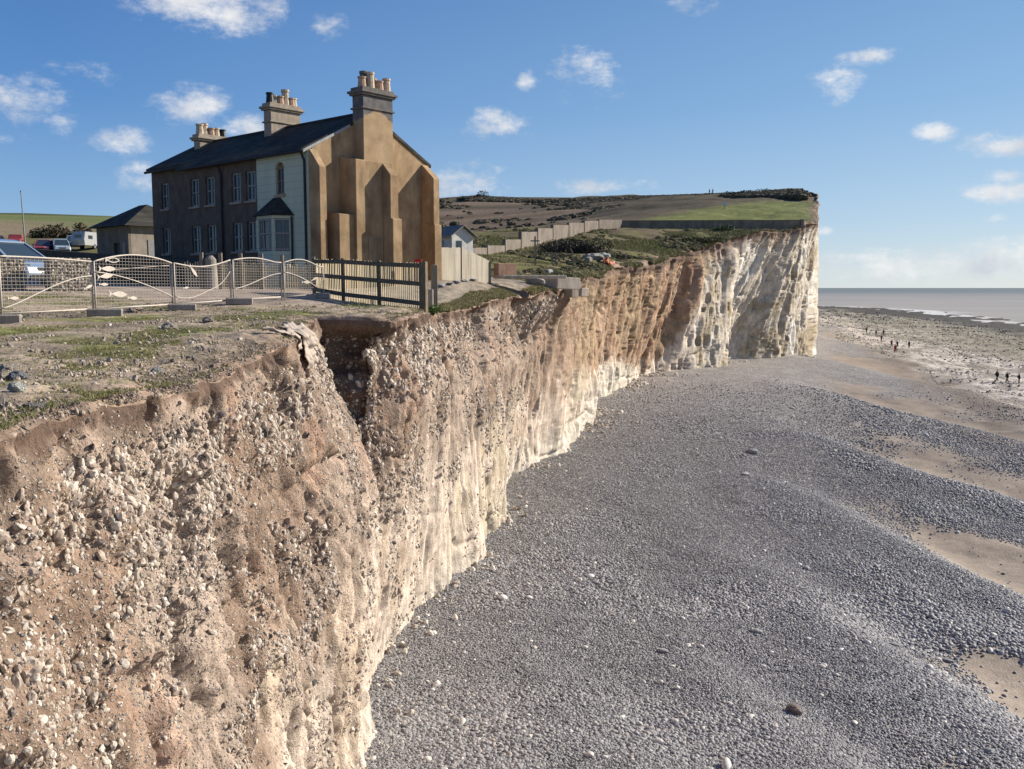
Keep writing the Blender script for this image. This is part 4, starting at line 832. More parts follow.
# board fence to the right of the house
bf = thing('board_fence', 'tall pale grey vertical board fence stepping down to the right behind the house corner', 'board fence', (0, 0, 0))
bd_ = MB(); n = 34; a = at(434, 284, 47); b = at(491, 282, 51)
for k in range(n):
    s_ = k/n; p = a.lerp(b, s_); q = a.lerp(b, (k+.93)/n); px_ = 434+57*s_; ty = 247.5+(0 if px_ < 460 else (px_-460)/31*14.5)
    z1 = at(px_, ty, p.y).z+random.uniform(-.02, .02); z0 = gnd(p.x, p.y)-.1; bd_.prism([(p.x, p.y, z0), (q.x, q.y, z0), (q.x, q.y, z1), (p.x, p.y, z1)], (.0, .03, 0))
bd_.build('boards', M_board, bf)
for px_ in (461, 490): p = at(px_, 282, 47+4*(px_-434)/57); MB().box((p.x-.06, p.y-.07, gnd(p.x, p.y)-.1), (p.x+.06, p.y-.005, at(px_, 247.5 if px_ < 470 else 261.5, p.y).z)).build('post', M_post, bf)
# ------------------------------------------------------------------ gabions
def stonebox(name, label, px0, px1, ty, Y, dep=.6):
    a = at(px0, ty, Y); b = at(px1, ty, Y); z0 = gnd((a.x+b.x)/2, Y)-.05
    r_ = thing(name, label, 'gabion', ((a.x+b.x)/2, Y, z0), math.radians(42), 'gabion walls beside the parked car'); w_ = (b.x-a.x)/2*1.05; h_ = a.z-z0
    t = NT('gabion_stone_fill'); vo = t.vor(11, vec=t.obj); cc_ = t.n('ShaderNodeSeparateColor'); t.l(vo.outputs['Color'], cc_.inputs[0]); col = t.ramp(cc_.outputs[0], (0., (.34, .26, .19)), (.5, (.58, .47, .35)), (1., (.72, .62, .50))); col = t.mix(t.ramp(vo.outputs['Distance'], (.38, 0.), (.62, .9)), col, (.05, .04, .03))
    mm = t.done(col, .9, t.bump(t.math('SUBTRACT', 1., vo.outputs['Distance']), .05, 1.))
    MB().box((-w_, -dep/2, 0), (w_, dep/2, h_)).build('stone_fill', mm, r_, bevel=.03)
    g_ = MB(); x = -w_
    while x <= w_+.001: g_.bar((x, -dep/2-.012, 0), (x, -dep/2-.012, h_), .006); x += .1
    z = 0
    while z <= h_+.001: g_.bar((-w_, -dep/2-.016, z), (w_, -dep/2-.016, z), .006); z += .1
    g_.build('wire_cage', plain('galvanised_wire', (.3, .3, .29), .5, metal=.6), r_)
stonebox('gabion_wall', 'stone filled gabion wall cut off by the left edge, in front of the car', -22, 19, 259, 30.6)
stonebox('gabion_wall', 'stone filled gabion wall directly right of the silver car', 48.5, 86, 258, 31.2)
# ------------------------------------------------------------------ cars
M_tyre = plain('tyre_rubber', (.02, .02, .02), .9); M_rim = plain('alloy', (.35, .35, .36), .35, metal=.8); M_dark = plain('dark_plastic', (.02, .02, .022), .6)
def paint(name, c):
    t = NT(name); m_ = t.done(c, .28, spec=.5); t.b.inputs['Coat Weight'].default_value = .6; t.b.inputs['Coat Roughness'].default_value = .08; return m_
M_lamp = plain('lamp_lens', (.32, .32, .32), .15, .05); M_lampr = plain('tail_lamp', (.35, .02, .02), .2)
def lowpoly_car(label, loc, rz, pm, kind='mpv', cat='car', group='vehicles parked behind the terrace', name='parked_car'):
    r_ = thing(name, label, cat, loc, rz, group)
    if kind == 'van': Lh = [(-2.3, .35), (-2.3, 1.9), (-2.2, 2.05), (1.2, 2.05), (1.75, 1.35), (2.3, 1.1), (2.4, .7), (2.4, .35)]; gh = [(.9, 1.95), (1.25, 1.95), (1.7, 1.36), (.9, 1.36)]; hw = .95
    elif kind == 'caravan': Lh = [(-2.4, .45), (-2.5, 1.2), (-2.2, 2.35), (1.9, 2.35), (2.4, 1.5), (2.4, .45)]; gh = None; hw = 1.05
    else: Lh = [(-2.15, .35), (-2.2, .75), (-2.12, 1.02), (-.2, 1.05), (1.0, 1.0), (1.75, .88), (2.12, .70), (2.2, .48), (2.12, .28)]; gh = [(-2.05, 1.02), (-1.75, 1.52), (-1.3, 1.66), (-.2, 1.68), (.35, 1.58), (1.25, 1.0)]; hw = .88
    b_ = MB(); n = len(Lh); secs = [(-hw, .0, .90), (-hw+.07, .03, 1.0), (hw-.07, .03, 1.0), (hw, 0, .90)]
    vs = []
    for y, dz, sc_ in [(-hw, 0, .965), (-hw+.1, .0, 1.0), (hw-.1, .0, 1.0), (hw, 0, .965)]: vs += [(x*sc_, y, z if z < .5 else z-(1-sc_)*1.2) for x, z in Lh]
    fs = [tuple(range(n))[::-1], tuple(range(3*n, 4*n))]+[(k*n+i, k*n+(i+1) % n, (k+1)*n+(i+1) % n, (k+1)*n+i) for k in range(3) for i in range(n)]
    b_.add(vs, fs); bo = b_.build('body', pm, r_, bevel=.02)
    for p in bo.data.polygons: p.use_smooth = False
    if gh and kind != 'van':
        n = len(gh); vs = []
        for y0, top_ in ((-1, 0), (1, 0)):
            for x, z in gh: tt_ = (z-1.0)/.68; vs.append((x*(1-.02*tt_), y0*(hw-.05-.17*tt_), z))
        g_ = MB(); g_.add(vs, [tuple(range(n))[::-1], tuple(range(n, 2*n))]+[(i, (i+1) % n, n+(i+1) % n, n+i) for i in range(n)]); ca_ = g_.build('cabin', M_glass, r_)
        rf = MB(); rp = [(-1.75, 1.53), (-1.3, 1.67), (-.2, 1.69), (.33, 1.60)]
        for (x0, z0), (x1, z1) in zip(rp, rp[1:]): rf.hexa([(x0, -.72, z0), (x1, -.72, z1), (x1, .72, z1), (x0, .72, z0)], [(x0, -.68, z0+.05), (x1, -.68, z1+.05), (x1, .68, z1+.05), (x0, .68, z0+.05)])
        for s_ in (-1, 1):
            for (xa, za, xb, zb_) in ((.35, 1.60, 1.27, 1.0), (-.25, 1.66, -.2, 1.03), (-1.25, 1.64, -1.15, 1.03), (-1.78, 1.53, -2.08, 1.02)):
                ya = s_*(hw-.05-.17*(za-1)/.68+.005); yb = s_*(hw-.045); rf.bar((xa, ya, za), (xb, yb, zb_), .07, .05)
        rf.build('roof', pm, r_)
    elif kind == 'van': g_ = MB(); g_.prism([(x+.03, -hw-.004, z) for x, z in gh], (0, 2*hw+.008, 0)); g_.build('window', M_glass, r_)
    else:
        for xa in (-1.6, .3): MB().box((xa, -hw-.01, 1.35), (xa+.95, hw+.01, 1.85)).build('window', M_glass, r_)
        MB().box((-2.43, -.5, 1.3), (-2.3, .5, 1.9)).build('window', M_glass, r_); MB().bar((2.3, 0, .5), (3.4, 0, .45), .1).build('tow_bar', M_dark, r_)
    for wx in ((-1.35, 1.38) if kind != 'caravan' else (-.2,)):
        for s_ in (-1, 1):
            w0 = MB(); w0.tube([(wx, s_*(hw-.20), .33), (wx, s_*(hw+.015), .33)], .33, 20); wo = w0.build('wheel', M_tyre, r_); q = MB(); q.tube([(wx, s_*(hw+.0), .33), (wx, s_*(hw+.024), .33)], .20, 12); q.build('rim', M_rim, wo)
    if kind != 'caravan':
        for s_ in (-1, 1):
            xh = 2.06 if kind == 'mpv' else 2.3; l_ = MB(); l_.hexa([(xh-.30, s_*.50-.14, .66), (xh+.10, s_*.50-.14, .62), (xh+.02, s_*.62+.2*s_*.8-.0+.0, .62), (xh-.34, s_*.62+.17*s_, .66)], [(xh-.42, s_*.50-.14, .86), (xh-.0, s_*.50-.14, .80), (xh-.14, s_*.62+.2*s_*.8, .80), (xh-.52, s_*.62+.17*s_, .86)]); l_.build('headlight', M_lamp, r_)
            MB().box((-hw*2.5 if kind == 'x' else -2.2 if kind == 'mpv' else -2.32, s_*.72-.1, .75), (-2.05, s_*.72+.1, 1.0)).build('tail_light', M_lampr, r_)
            MB().box((.78, s_*(hw+.12)-.09, .98), (.95, s_*(hw+.12)+.09, 1.12)).build('wing_mirror', M_dark, r_)
        gr = MB().box((2.10, -.38, .52), (2.175, .38, .68)).box((2.08, -.7, .26), (2.19, .7, .42)); gr.build('grille', M_dark, r_)
        MB().box((2.19, -.26, .44), (2.205, .26, .54)).build('number_plate', M_frame, r_)
    return r_
P_sil = paint('silver_blue_car_paint', (.20, .27, .36)); P_red = paint('red_car_paint', (.30, .045, .035)); P_lb = paint('pale_blue_car_paint', (.30, .37, .40)); P_wh = paint('white_van_paint', (.33, .33, .32))
p = at(1, 285, 34); lowpoly_car('silver blue people carrier parked nose right behind the gabions', (p.x, 34.2, gnd(p.x, 34)), math.radians(-22), P_sil, group=None)
def far_car(px, py, Y, rz, pm, kind, lab, cat='car', name='parked_car'):
    p = at(px, py, Y); z = gnd(p.x, p.y); lowpoly_car(lab, (p.x, p.y, z), math.radians(rz), pm, kind, cat, name=name).scale = (.72 if kind != 'mpv' else .84,)*3
far_car(44.5, 250, 92, -75, P_red, 'mpv', 'small red car in the far car park left of the pale blue one')
far_car(61, 250, 92, -60, P_lb, 'mpv', 'pale blue car between the red car and the grey one in the far car park')
far_car(74, 249, 98, -65, paint('grey_car_paint', (.22, .23, .24)), 'mpv', 'grey car partly behind the white caravan in the far car park')
far_car(89.5, 250, 96, 78, P_wh, 'caravan', 'white caravan parked left of the small outbuilding', 'caravan', 'caravan')
far_car(17, 244.5, 112, -72, P_red, 'van', 'red van with dark windows left of the flagpole', 'van', 'delivery_van')
far_car(-2, 243, 118, -60, paint('maroon_paint', (.2, .03, .03)), 'mpv', 'maroon car at the far left edge behind the silver car')
p = at(26.5, 262, 75); z0 = gnd(p.x, p.y); fp = thing('flagpole', 'tall thin white flagpole above the parked cars', 'flagpole', (p.x, p.y, z0)); zt_ = at(24, 192, 75).z-z0
MB().tube([(0, 0, 0), (-.15, 0, zt_)], .07, 8, .035).build('pole', M_frame, fp); MB().tube([(-.15, 0, zt_), (-.15, 0, zt_+.1)], .07, 8).build('finial', M_frame, fp)
# ------------------------------------------------------------------ stepped wall and long wall on the slope
sw = thing('stepped_wall', 'pale block wall climbing the slope in seven steps', 'wall', (0, 0, 0))
steps = [(467, 486, 255.5, 85, 92), (486, 504, 245.5, 92, 99), (504, 520, 239.5, 99, 106), (520, 536.5, 231.8, 106, 114), (536.5, 552, 228.3, 114, 122), (552, 568, 225.0, 122, 130), (568, 583.5, 222.8, 130, 138), (583.5, 598, 220.8, 138, 145), (598, 621, 219.8, 145, 151.5)]
for x0, x1, ty, Ya, Yb2 in steps:
    if ty > 250: ty = 247.8
    a = at(x0, ty, Ya); b = at(x1, ty, Yb2); z1 = a.z; z2 = b.z
    za = gnd(a.x, a.y)-.5; zb2 = gnd(b.x, b.y)-.5; d_ = (b-a); d_.z = 0; nv = Vector((-d_.y, d_.x, 0)).normalized()*.14
    m_ = MB().hexa([(a.x-nv.x, a.y-nv.y, za), (b.x-nv.x, b.y-nv.y, zb2), (b.x+nv.x, b.y+nv.y, zb2), (a.x+nv.x, a.y+nv.y, za)], [(a.x-nv.x, a.y-nv.y, z1), (b.x-nv.x, b.y-nv.y, z2), (b.x+nv.x, b.y+nv.y, z2), (a.x+nv.x, a.y+nv.y, z1)]); po = m_.build('wall_panel', M_wallconc, sw)
    MB().box((a.x-.18, a.y-.18, za), (a.x+.18, a.y+.18, z1+.03)).build('pier', M_wallconc, po)
a = at(621, 221, 151.8); b = at(800.5, 220.3, 157); m_ = MB(); K = 12
for k in range(K):
    p = a.lerp(b, k/K); q = a.lerp(b, (k+1)/K-.0005); za, zq = gnd(p.x, p.y)-.8, gnd(q.x, q.y)-.8
    m_.hexa([(p.x, p.y-.15, za), (q.x, q.y-.15, zq), (q.x, q.y+.15, zq), (p.x, p.y+.15, za)], [(p.x, p.y-.15, p.z), (q.x, q.y-.15, q.z), (q.x, q.y+.15, q.z), (p.x, p.y+.15, p.z)])
lw = thing('long_wall', 'long straight weathered wall across the headland in front of the green lawn', 'wall', (0, 0, 0)); m_.build('wall', brickish('mossy_dark_wall', (.17, .145, .11), (.27, .235, .18), 1.2), lw)
m_ = MB()
for k in range(K): p = a.lerp(b, k/K); q = a.lerp(b, (k+1)/K-.0005); m_.bar((p.x, p.y, p.z+.04), (q.x, q.y, q.z+.04), .40, .08)
m_.build('coping', M_wallconc, lw); MB().box((b.x-.05, b.y-.3, gnd(b.x, b.y)-.6), (b.x+.5, b.y+.3, b.z+.15)).build('end_pier', M_wallconc, lw)
# ------------------------------------------------------------------ leafy things
def leafy(name, label, cat, loc, rad, n, ls, cols, group=None, trunk=0., lobes=6, stemc=(.06, .045, .03)):
    r_ = thing(name, label, cat, loc, 0, group); rs = np.random.default_rng(abs(hash(label)) % 9999 if False else sum(map(ord, label)))
    t = NT(name+'_leaves'); oi = t.n('ShaderNodeNewGeometry'); c = t.ramp(oi.outputs['Random Per Island'], (0., cols[0]), (.5, cols[1]), (1., cols[2])); mt = t.done(c, .75)
    lc = rs.normal(0, .42, (lobes, 3)); lr = rs.uniform(.38, .62, lobes); V = []; Fc = []; rad = np.array(rad)
    for i in range(n):
        k = rs.integers(lobes); d = rs.normal(size=3); d /= np.linalg.norm(d); p = (lc[k]*[1, 1, .6]+d*lr[k]*rs.uniform(.55, 1.05)**.6)
        p = p*rad; p[2] = abs(p[2]) if trunk == 0 else p[2]+rad[2]+trunk
        u = rs.normal(size=3); u /= np.linalg.norm(u); w_ = np.cross(u, rs.normal(size=3)); w_ /= np.linalg.norm(w_)+1e-9; s_ = ls*rs.uniform(.6, 1.3)
        b0 = len(V); V += [p-u*s_, p+w_*s_*.4, p+u*s_, p-w_*s_*.4]; Fc.append((b0, b0+1, b0+2, b0+3))
    me = bpy.data.meshes.new('foliage'); me.from_pydata([tuple(v) for v in V], [], Fc); me.materials.append(mt); o = bpy.data.objects.new('foliage' if not trunk else 'crown', me); COL.objects.link(o); o.parent = r_
    st = MB()
    for k in range(lobes):
        e_ = lc[k]*rad*[1, 1, .6]; e_[2] = max(e_[2], rad[2]*.3) if trunk == 0 else e_[2]+rad[2]+trunk
        st.tube([(e_[0]*.08, e_[1]*.08, -.1), tuple(e_*[.5, .5, .55]), tuple(e_)], max(.02, rad[2]*.05), 6, .01)
    st.build('trunk' if trunk else 'stems', plain(name+'_bark', stemc, .9), r_); return r_
def put(px, py, Y): p = at(px, py, Y); return (p.x, p.y, gnd(p.x, p.y)-.05)
G1 = ((.018, .022, .012), (.035, .042, .018), (.07, .075, .03)); G2 = ((.04, .03, .018), (.075, .055, .03), (.11, .085, .045)); G3 = ((.05, .11, .02), (.09, .17, .035), (.16, .24, .06))
for px, Y, rx, rz_, c_, lab in [(39, 150, 2.3, 1.6, G1, 'dark round bush leftmost in the row behind the far cars'), (48, 152, 2.4, 2.0, G1, 'dark green bush standing behind the red car'), (57, 150, 2.6, 2.2, G2, 'brownish bush tallest in the row behind the blue car'), (66, 154, 2.4, 1.7, G2, 'russet bush behind the grey car'), (73, 150, 1.7, 1.3, G1, 'small dark bush behind the left end of the caravan'), (82, 158, 1.5, 2.3, G2, 'thin reddish sapling above the white caravan')]:
    leafy('hedge_bush', lab, 'bush', put(px, 241, Y), (rx, rx, rz_*1.5), 900, .26, c_, 'bushes behind the far car park')
leafy('thorn_bush', 'large dark twiggy thorn bush on the slope below the stepped wall', 'bush', put(573, 252, 100), (3.4, 2.4, 2.0), 5200, .13, ((.03, .026, .02), (.055, .048, .034), (.085, .075, .05)), lobes=11)
leafy('low_bramble', 'low dark bramble patch right of the thorn bush on the slope', 'bramble', put(617, 250, 112), (3.0, 1.6, .8), 1800, .12, G1, lobes=8)
leafy('low_bramble', 'flat green bramble patch in the middle of the slope below the long wall', 'bramble', put(690, 237, 138), (5.5, 2.2, .8), 2600, .15, ((.04, .05, .018), (.075, .085, .03), (.11, .12, .04)), lobes=9)
leafy('gorse_clump', 'small bright green clump against the foot of the long wall', 'shrub', put(723, 231, 150), (2.0, 1.2, 1.3), 1200, .16, ((.05, .08, .02), (.08, .11, .03), (.12, .15, .05)))
leafy('green_weed', 'bright green leafy weed at the foot of the pale wooden post', 'weed', put(433, 302, 33.4), (.26, .2, .42), 420, .055, G3)
for px, Y, r_, lab in [(745, 300, 3.5, 'dark dome of scrub on the skyline right of the two walkers'), (763, 290, 4.2, 'largest dark scrub mound on the headland skyline'), (801, 250, 2.6, 'dark scrub mound nearest the cliff edge on the skyline'), (712+21, 310, 2.2, 'small scrub mound just right of the two walkers on the hill')]:
    leafy('scrub_mound', lab, 'scrub', put(px, 197, Y), (r_*1.7, r_, r_*.55), 2200, .3, ((.03, .03, .018), (.055, .052, .03), (.09, .08, .045)), 'scrub mounds on the headland skyline', lobes=9)
leafy('bare_tree', 'lone rounded bush on the skyline just right of the house', 'bush', put(481, 198.5, 425), (5, 4, 3.4), 1500, .35, G2)
# ------------------------------------------------------------------ rocks and debris
def rock(name, label, cat, px, py, r_, c_, what=None, group=None, sc_=(1.2, 1, .7), seed=0, sink=.25, detail=3):
    h_ = hit(px, py, what)
    if h_ is None: return
    p, nn = h_; bm = bmesh.new(); bmesh.ops.create_icosphere(bm, subdivisions=detail, radius=1.0)
    co_ = np.array([v.co[:] for v in bm.verts]); dd = fbm(co_[:, 0]*.9+seed, co_[:, 1]*.9, co_[:, 2]*.9+seed, 4, 200+seed)
    q = np.round(dd*3)/3*.5+dd*.5
    for v, k in zip(bm.verts, q): v.co = v.co*(1+.45*k); v.co.x *= sc_[0]*r_; v.co.y *= sc_[1]*r_; v.co.z *= sc_[2]*r_
    me = bpy.data.meshes.new(name); bm.to_mesh(me); bm.free(); me.materials.append(plain(label[:24].replace(' ', '_'), tuple(min(.86, x*1.6) for x in c_), .85, .25, 9, .4)); o = bpy.data.objects.new(name, me); COL.objects.link(o)
    o.location = p+Vector((0, 0, r_*sc_[2]*(1-2*sink))); o.rotation_euler.z = seed*1.3; return tag(o, label, cat, group)
GR = 'loose rocks on the near turf'
T_ = (terrain,)
for (px, py, r_, c_, lab) in [(11, 376, .15, (.42, .36, .29), 'biggest pale rock at the left edge of the turf'), (19, 379, .085, (.25, .25, .27), 'grey rock touching the biggest pale rock'), (18, 391, .085, (.60, .53, .45), 'white rock just below the big pale one'), (34, 410, .075, (.22, .20, .18), 'dull grey rock nearest the cliff lip at left'),
                              (168, 330, .13, (.46, .40, .33), 'pale lump of chalk in the middle of the turf'), (157, 373, .075, (.30, .30, .31), 'grey blue stone halfway to the cliff lip'), (136, 312, .17, (.48, .40, .34), 'flat pale rock between two fence feet'), (207, 322, .10, (.33, .28, .24), 'brown stone in front of the sagging fence panel'), (3, 381, .09, (.40, .34, .26), 'tan rock cut by the left edge')]:
    rock('loose_rock', lab, 'rock', px, py, r_, c_, T_, GR, seed=px % 13)
GR = 'white stones laid beside the board fence'
for k, (px, py, lab) in enumerate([(441, 287, 'white stone nearest the wooden post in the line by the board fence'), (450, 284.5, 'white stone second from the post in the line by the board fence'), (457, 283, 'white stone in the middle of the line by the board fence'), (464, 281.5, 'white stone second from the far end of the line by the board fence'), (472, 280.5, 'white stone at the far end of the line by the board fence')]):
    rock('white_stone', lab, 'stone', px, py, .17, (.86, .84, .78), T_, GR, seed=k+3, sc_=(1.4, 1.1, .38), sink=.1)
Bc = (beach,)
rock('chalk_lump', 'brown and white lump of fallen flint alone on the near shingle', 'rock', 794, 713, .21, (.33, .26, .23), Bc, seed=5, sc_=(1.3, .8, .9))
GB = 'white cobbles on the shingle'
for (px, py, r_, lab) in [(988, 752, .12, 'white cobble nearest the lower right corner'), (662, 652, .13, 'white cobble in a cluster near the middle of the shingle'), (634, 643, .10, 'white cobble just left of the mid beach cluster'), (755, 632, .15, 'elongated white cobble halfway across the shingle'), (893, 646, .13, 'white cobble resting on the lower ridge of shingle'), (948, 662, .12, 'white cobble beside the nearest sand patch'), (752, 453, .36, 'flat white slab far up the shingle'), (806, 569, .14, 'small white cobble below the steep shingle ridge'), (745, 475, .22, 'white cobble just below the flat white slab')]:
    rock('white_cobble', lab, 'cobble', px, py, r_, (.60, .56, .50), Bc, GB, seed=int(px) % 11, sc_=(1.4, 1, .6))
# collapsed concrete and debris at the edge right of the house
def blockat(name, label, cat, px0, px1, ty, by, Y, dep, mat, rz=0., tilt=0.):
    a = at(px0, ty, Y); b = at(px1, by, Y); w_ = (b.x-a.x)/2; h_ = (a.z-b.z)
    o = MB().box((-w_, -dep/2, 0), (w_, dep/2, h_)).build(name, mat, bevel=.03); o.location = ((a.x+b.x)/2, Y, b.z); o.rotation_euler = (0, tilt, rz); return tag(o, label, cat)
blockat('brick_wall_stub', 'low broken red brick wall end right of the board fence', 'wall stub', 494, 516, 263.5, 277, 53, .5, M_brick, .6)
blockat('concrete_slab', 'long thin concrete slab jutting towards the cliff edge', 'slab', 497, 563, 275.5, 278.5, 52, 1.8, M_concw, .30)
blockat('concrete_footing', 'broken concrete footing poking out of the cliff edge', 'footing', 548, 577, 277.5, 289, 58, 1.3, M_concw, .6, .03)
blockat('grey_block', 'pale square concrete block lodged in the top of the cliff', 'block', 576.5, 586.5, 288, 296.5, 62.5, .7, M_concw, .7, .06)
blockat('brown_block', 'brown concrete block beside the pale square block in the cliff', 'block', 566.5, 576, 288, 297.5, 61, .8, M_tan, .7)
def smallpost(px, Y, hh_, lab):
    x, y, z = put(px, 265, Y); o = MB().box((-.06, -.06, 0), (.06, .06, hh_)).build('marker_post', M_post, loc=(x, y, z)); tag(o, lab, 'post', 'posts left standing on the slope'); return o
o = smallpost(535, 74, 2.3, 'tallest thin post with a crosspiece beyond the concrete slab'); MB().box((-.35, -.03, 1.9), (.35, .03, 2.0)).build('crosspiece', M_post, o)
smallpost(552, 78, 1.2, 'short thin post left of the other short post on the slope'); smallpost(555.5, 80, 1.3, 'short thin post nearest the thorn bush'); smallpost(573, 84, 1.0, 'lowest thin post in front of the thorn bush')
smallpost(607+19, 96, 1.5, 'thin post right of the orange netting near the cliff edge')
rk = lambda *a, **k: rock(*a, **k)
for (px, py, r_, c_, lab) in [(594, 259.5, .62, (.52, .47, .40), 'long pale lump of rubble on the slope above the orange netting'), (603, 257.5, .5, (.62, .57, .5), 'whitest lump of rubble above the orange netting'), (588, 261, .35, (.40, .36, .31), 'small grey rubble left of the pale lumps'), (550, 274.5, .35, (.6, .55, .48), 'white stone on the concrete slab'), (533, 284.5, .38, (.55, .5, .44), 'pale stone below the concrete slab')]:
    rk('rubble_lump', lab, 'rubble', px, py, r_, c_, None, 'pale rubble right of the house', seed=int(px) % 9, sc_=(1.7, 1, .7))
# orange netting: a crumpled sheet
def crumple(name, label, cat, pts2, nx, ny, mat, lift, amp, what=None, thick=.012):
    V = []
    for i in range(nx):
        for j in range(ny):
            s_, t_ = i/(nx-1), j/(ny-1); a = Vector(pts2[0]).lerp(Vector(pts2[1]), s_); b = Vector(pts2[3]).lerp(Vector(pts2[2]), s_); q = a.lerp(b, t_)
            jx = float(vn(s_*3, t_*3, 1, 5))*pts2[4]; jy = float(vn(s_*3, t_*3, 4, 6))*pts2[4]; h_ = hit(q.x+jx, q.y+jy, what)
            p, nn = h_; k = abs(float(fbm(s_*4, t_*4, 2, 3, 8))); V.append(p+nn*(lift+amp*k)+Vector((0, 0, amp*.4*k)))
    me = bpy.data.meshes.new(name); me.from_pydata([tuple(v) for v in V], [], [(i*ny+j, (i+1)*ny+j, (i+1)*ny+j+1, i*ny+j+1) for i in range(nx-1) for j in range(ny-1)])
    for p in me.polygons: p.use_smooth = True
    me.materials.append(mat); o = bpy.data.objects.new(name, me); COL.objects.link(o); so_ = o.modifiers.new('s', 'SOLIDIFY'); so_.thickness = thick; return tag(o, label, cat)
crumple('orange_netting', 'crumpled orange safety netting lying on the slope near the cliff edge', 'netting', [(602, 261.5), (608, 261.5), (613, 266.5), (603, 266), .6], 10, 8, plain('orange_plastic', (.50, .17, .09), .7), .08, .35, T_)
M_cloth = plain('dirty_cream_cloth', (.46, .38, .31), .9, .25, 3)
def drape(name, label, y0, y1, t0, t1, nx, ny, twist=0., amp=.07):
    V = []
    for i in range(nx):
        for j in range(ny):
            s_, u_ = i/(nx-1), j/(ny-1); y = y0+(y1-y0)*s_+twist*u_+.10*float(vn(s_*3, u_*4, 1, 5)); q = t0+(t1-t0)*u_+.08*float(vn(s_*4, u_*3, 9, 6)); k = abs(float(fbm(s_*2.5, u_*3.5, 2, 3, 8)))+.55*abs(float(vn(s_*9+u_*3, u_*5, 3, 9)))
            ex = float(np.interp(y, YC, top[:, 0])); ez = float(np.interp(y, YC, top[:, 2]))
            if q < 0: V.append((ex+q, y, max(gnd(ex+q, y), ez)+.03+amp*k))
            else:
                ok, p, nn, _ = cliff.ray_cast(Vector((6, y, ez-q)), Vector((-1, 0, 0))); px_ = p.x if ok else ex
                V.append((max(px_, ex-.05)+.04+amp*k, y, ez-q+.02))
    me = bpy.data.meshes.new(name); me.from_pydata(V, [], [(i*ny+j, (i+1)*ny+j, (i+1)*ny+j+1, i*ny+j+1) for i in range(nx-1) for j in range(ny-1)])
    for p in me.polygons: p.use_smooth = True
    me.materials.append(M_cloth); o = bpy.data.objects.new(name, me); COL.objects.link(o); so_ = o.modifiers.new('s', 'SOLIDIFY'); so_.thickness = .015; return tag(o, label, 'sheet')
drape('torn_sheet', 'torn dirty cream sheet draped over the lip of the cliff by the dark hollow', 18.0, 19.3, -.35, .62, 44, 52, .35, .10)
drape('torn_sheet', 'narrow twisted strip of cream cloth trailing left of the torn sheet', 17.0, 17.25, -.45, .25, 7, 24, .9, .08)
# branch at the foot of the cliff
h_ = hit(592, 423, Bc)
if h_:
    p = h_[0]; d_ = thing('driftwood_branch', 'pale fallen branch lying against the foot of the cliff', 'branch', p); MB().tube([(-1.4, .3, 1.6), (-.8, .1, .7), (0, 0, .12), (.9, -.3, .08)], .09, 7, .05).build('limb', M_post, d_, smooth=True); MB().tube([(-.8, .1, .7), (-.2, -.3, .8)], .05, 6, .02).build('twig', M_post, d_)
o = thing('lawn_sign', 'tiny white sign standing alone on the green lawn', 'sign', put(724.5, 211, 195)); MB().box((-.45, -.03, .9), (.45, .03, 1.7)).build('board', M_white, o); MB().box((-.05, -.02, 0), (.05, .05, .9)).build('post', M_post, o)
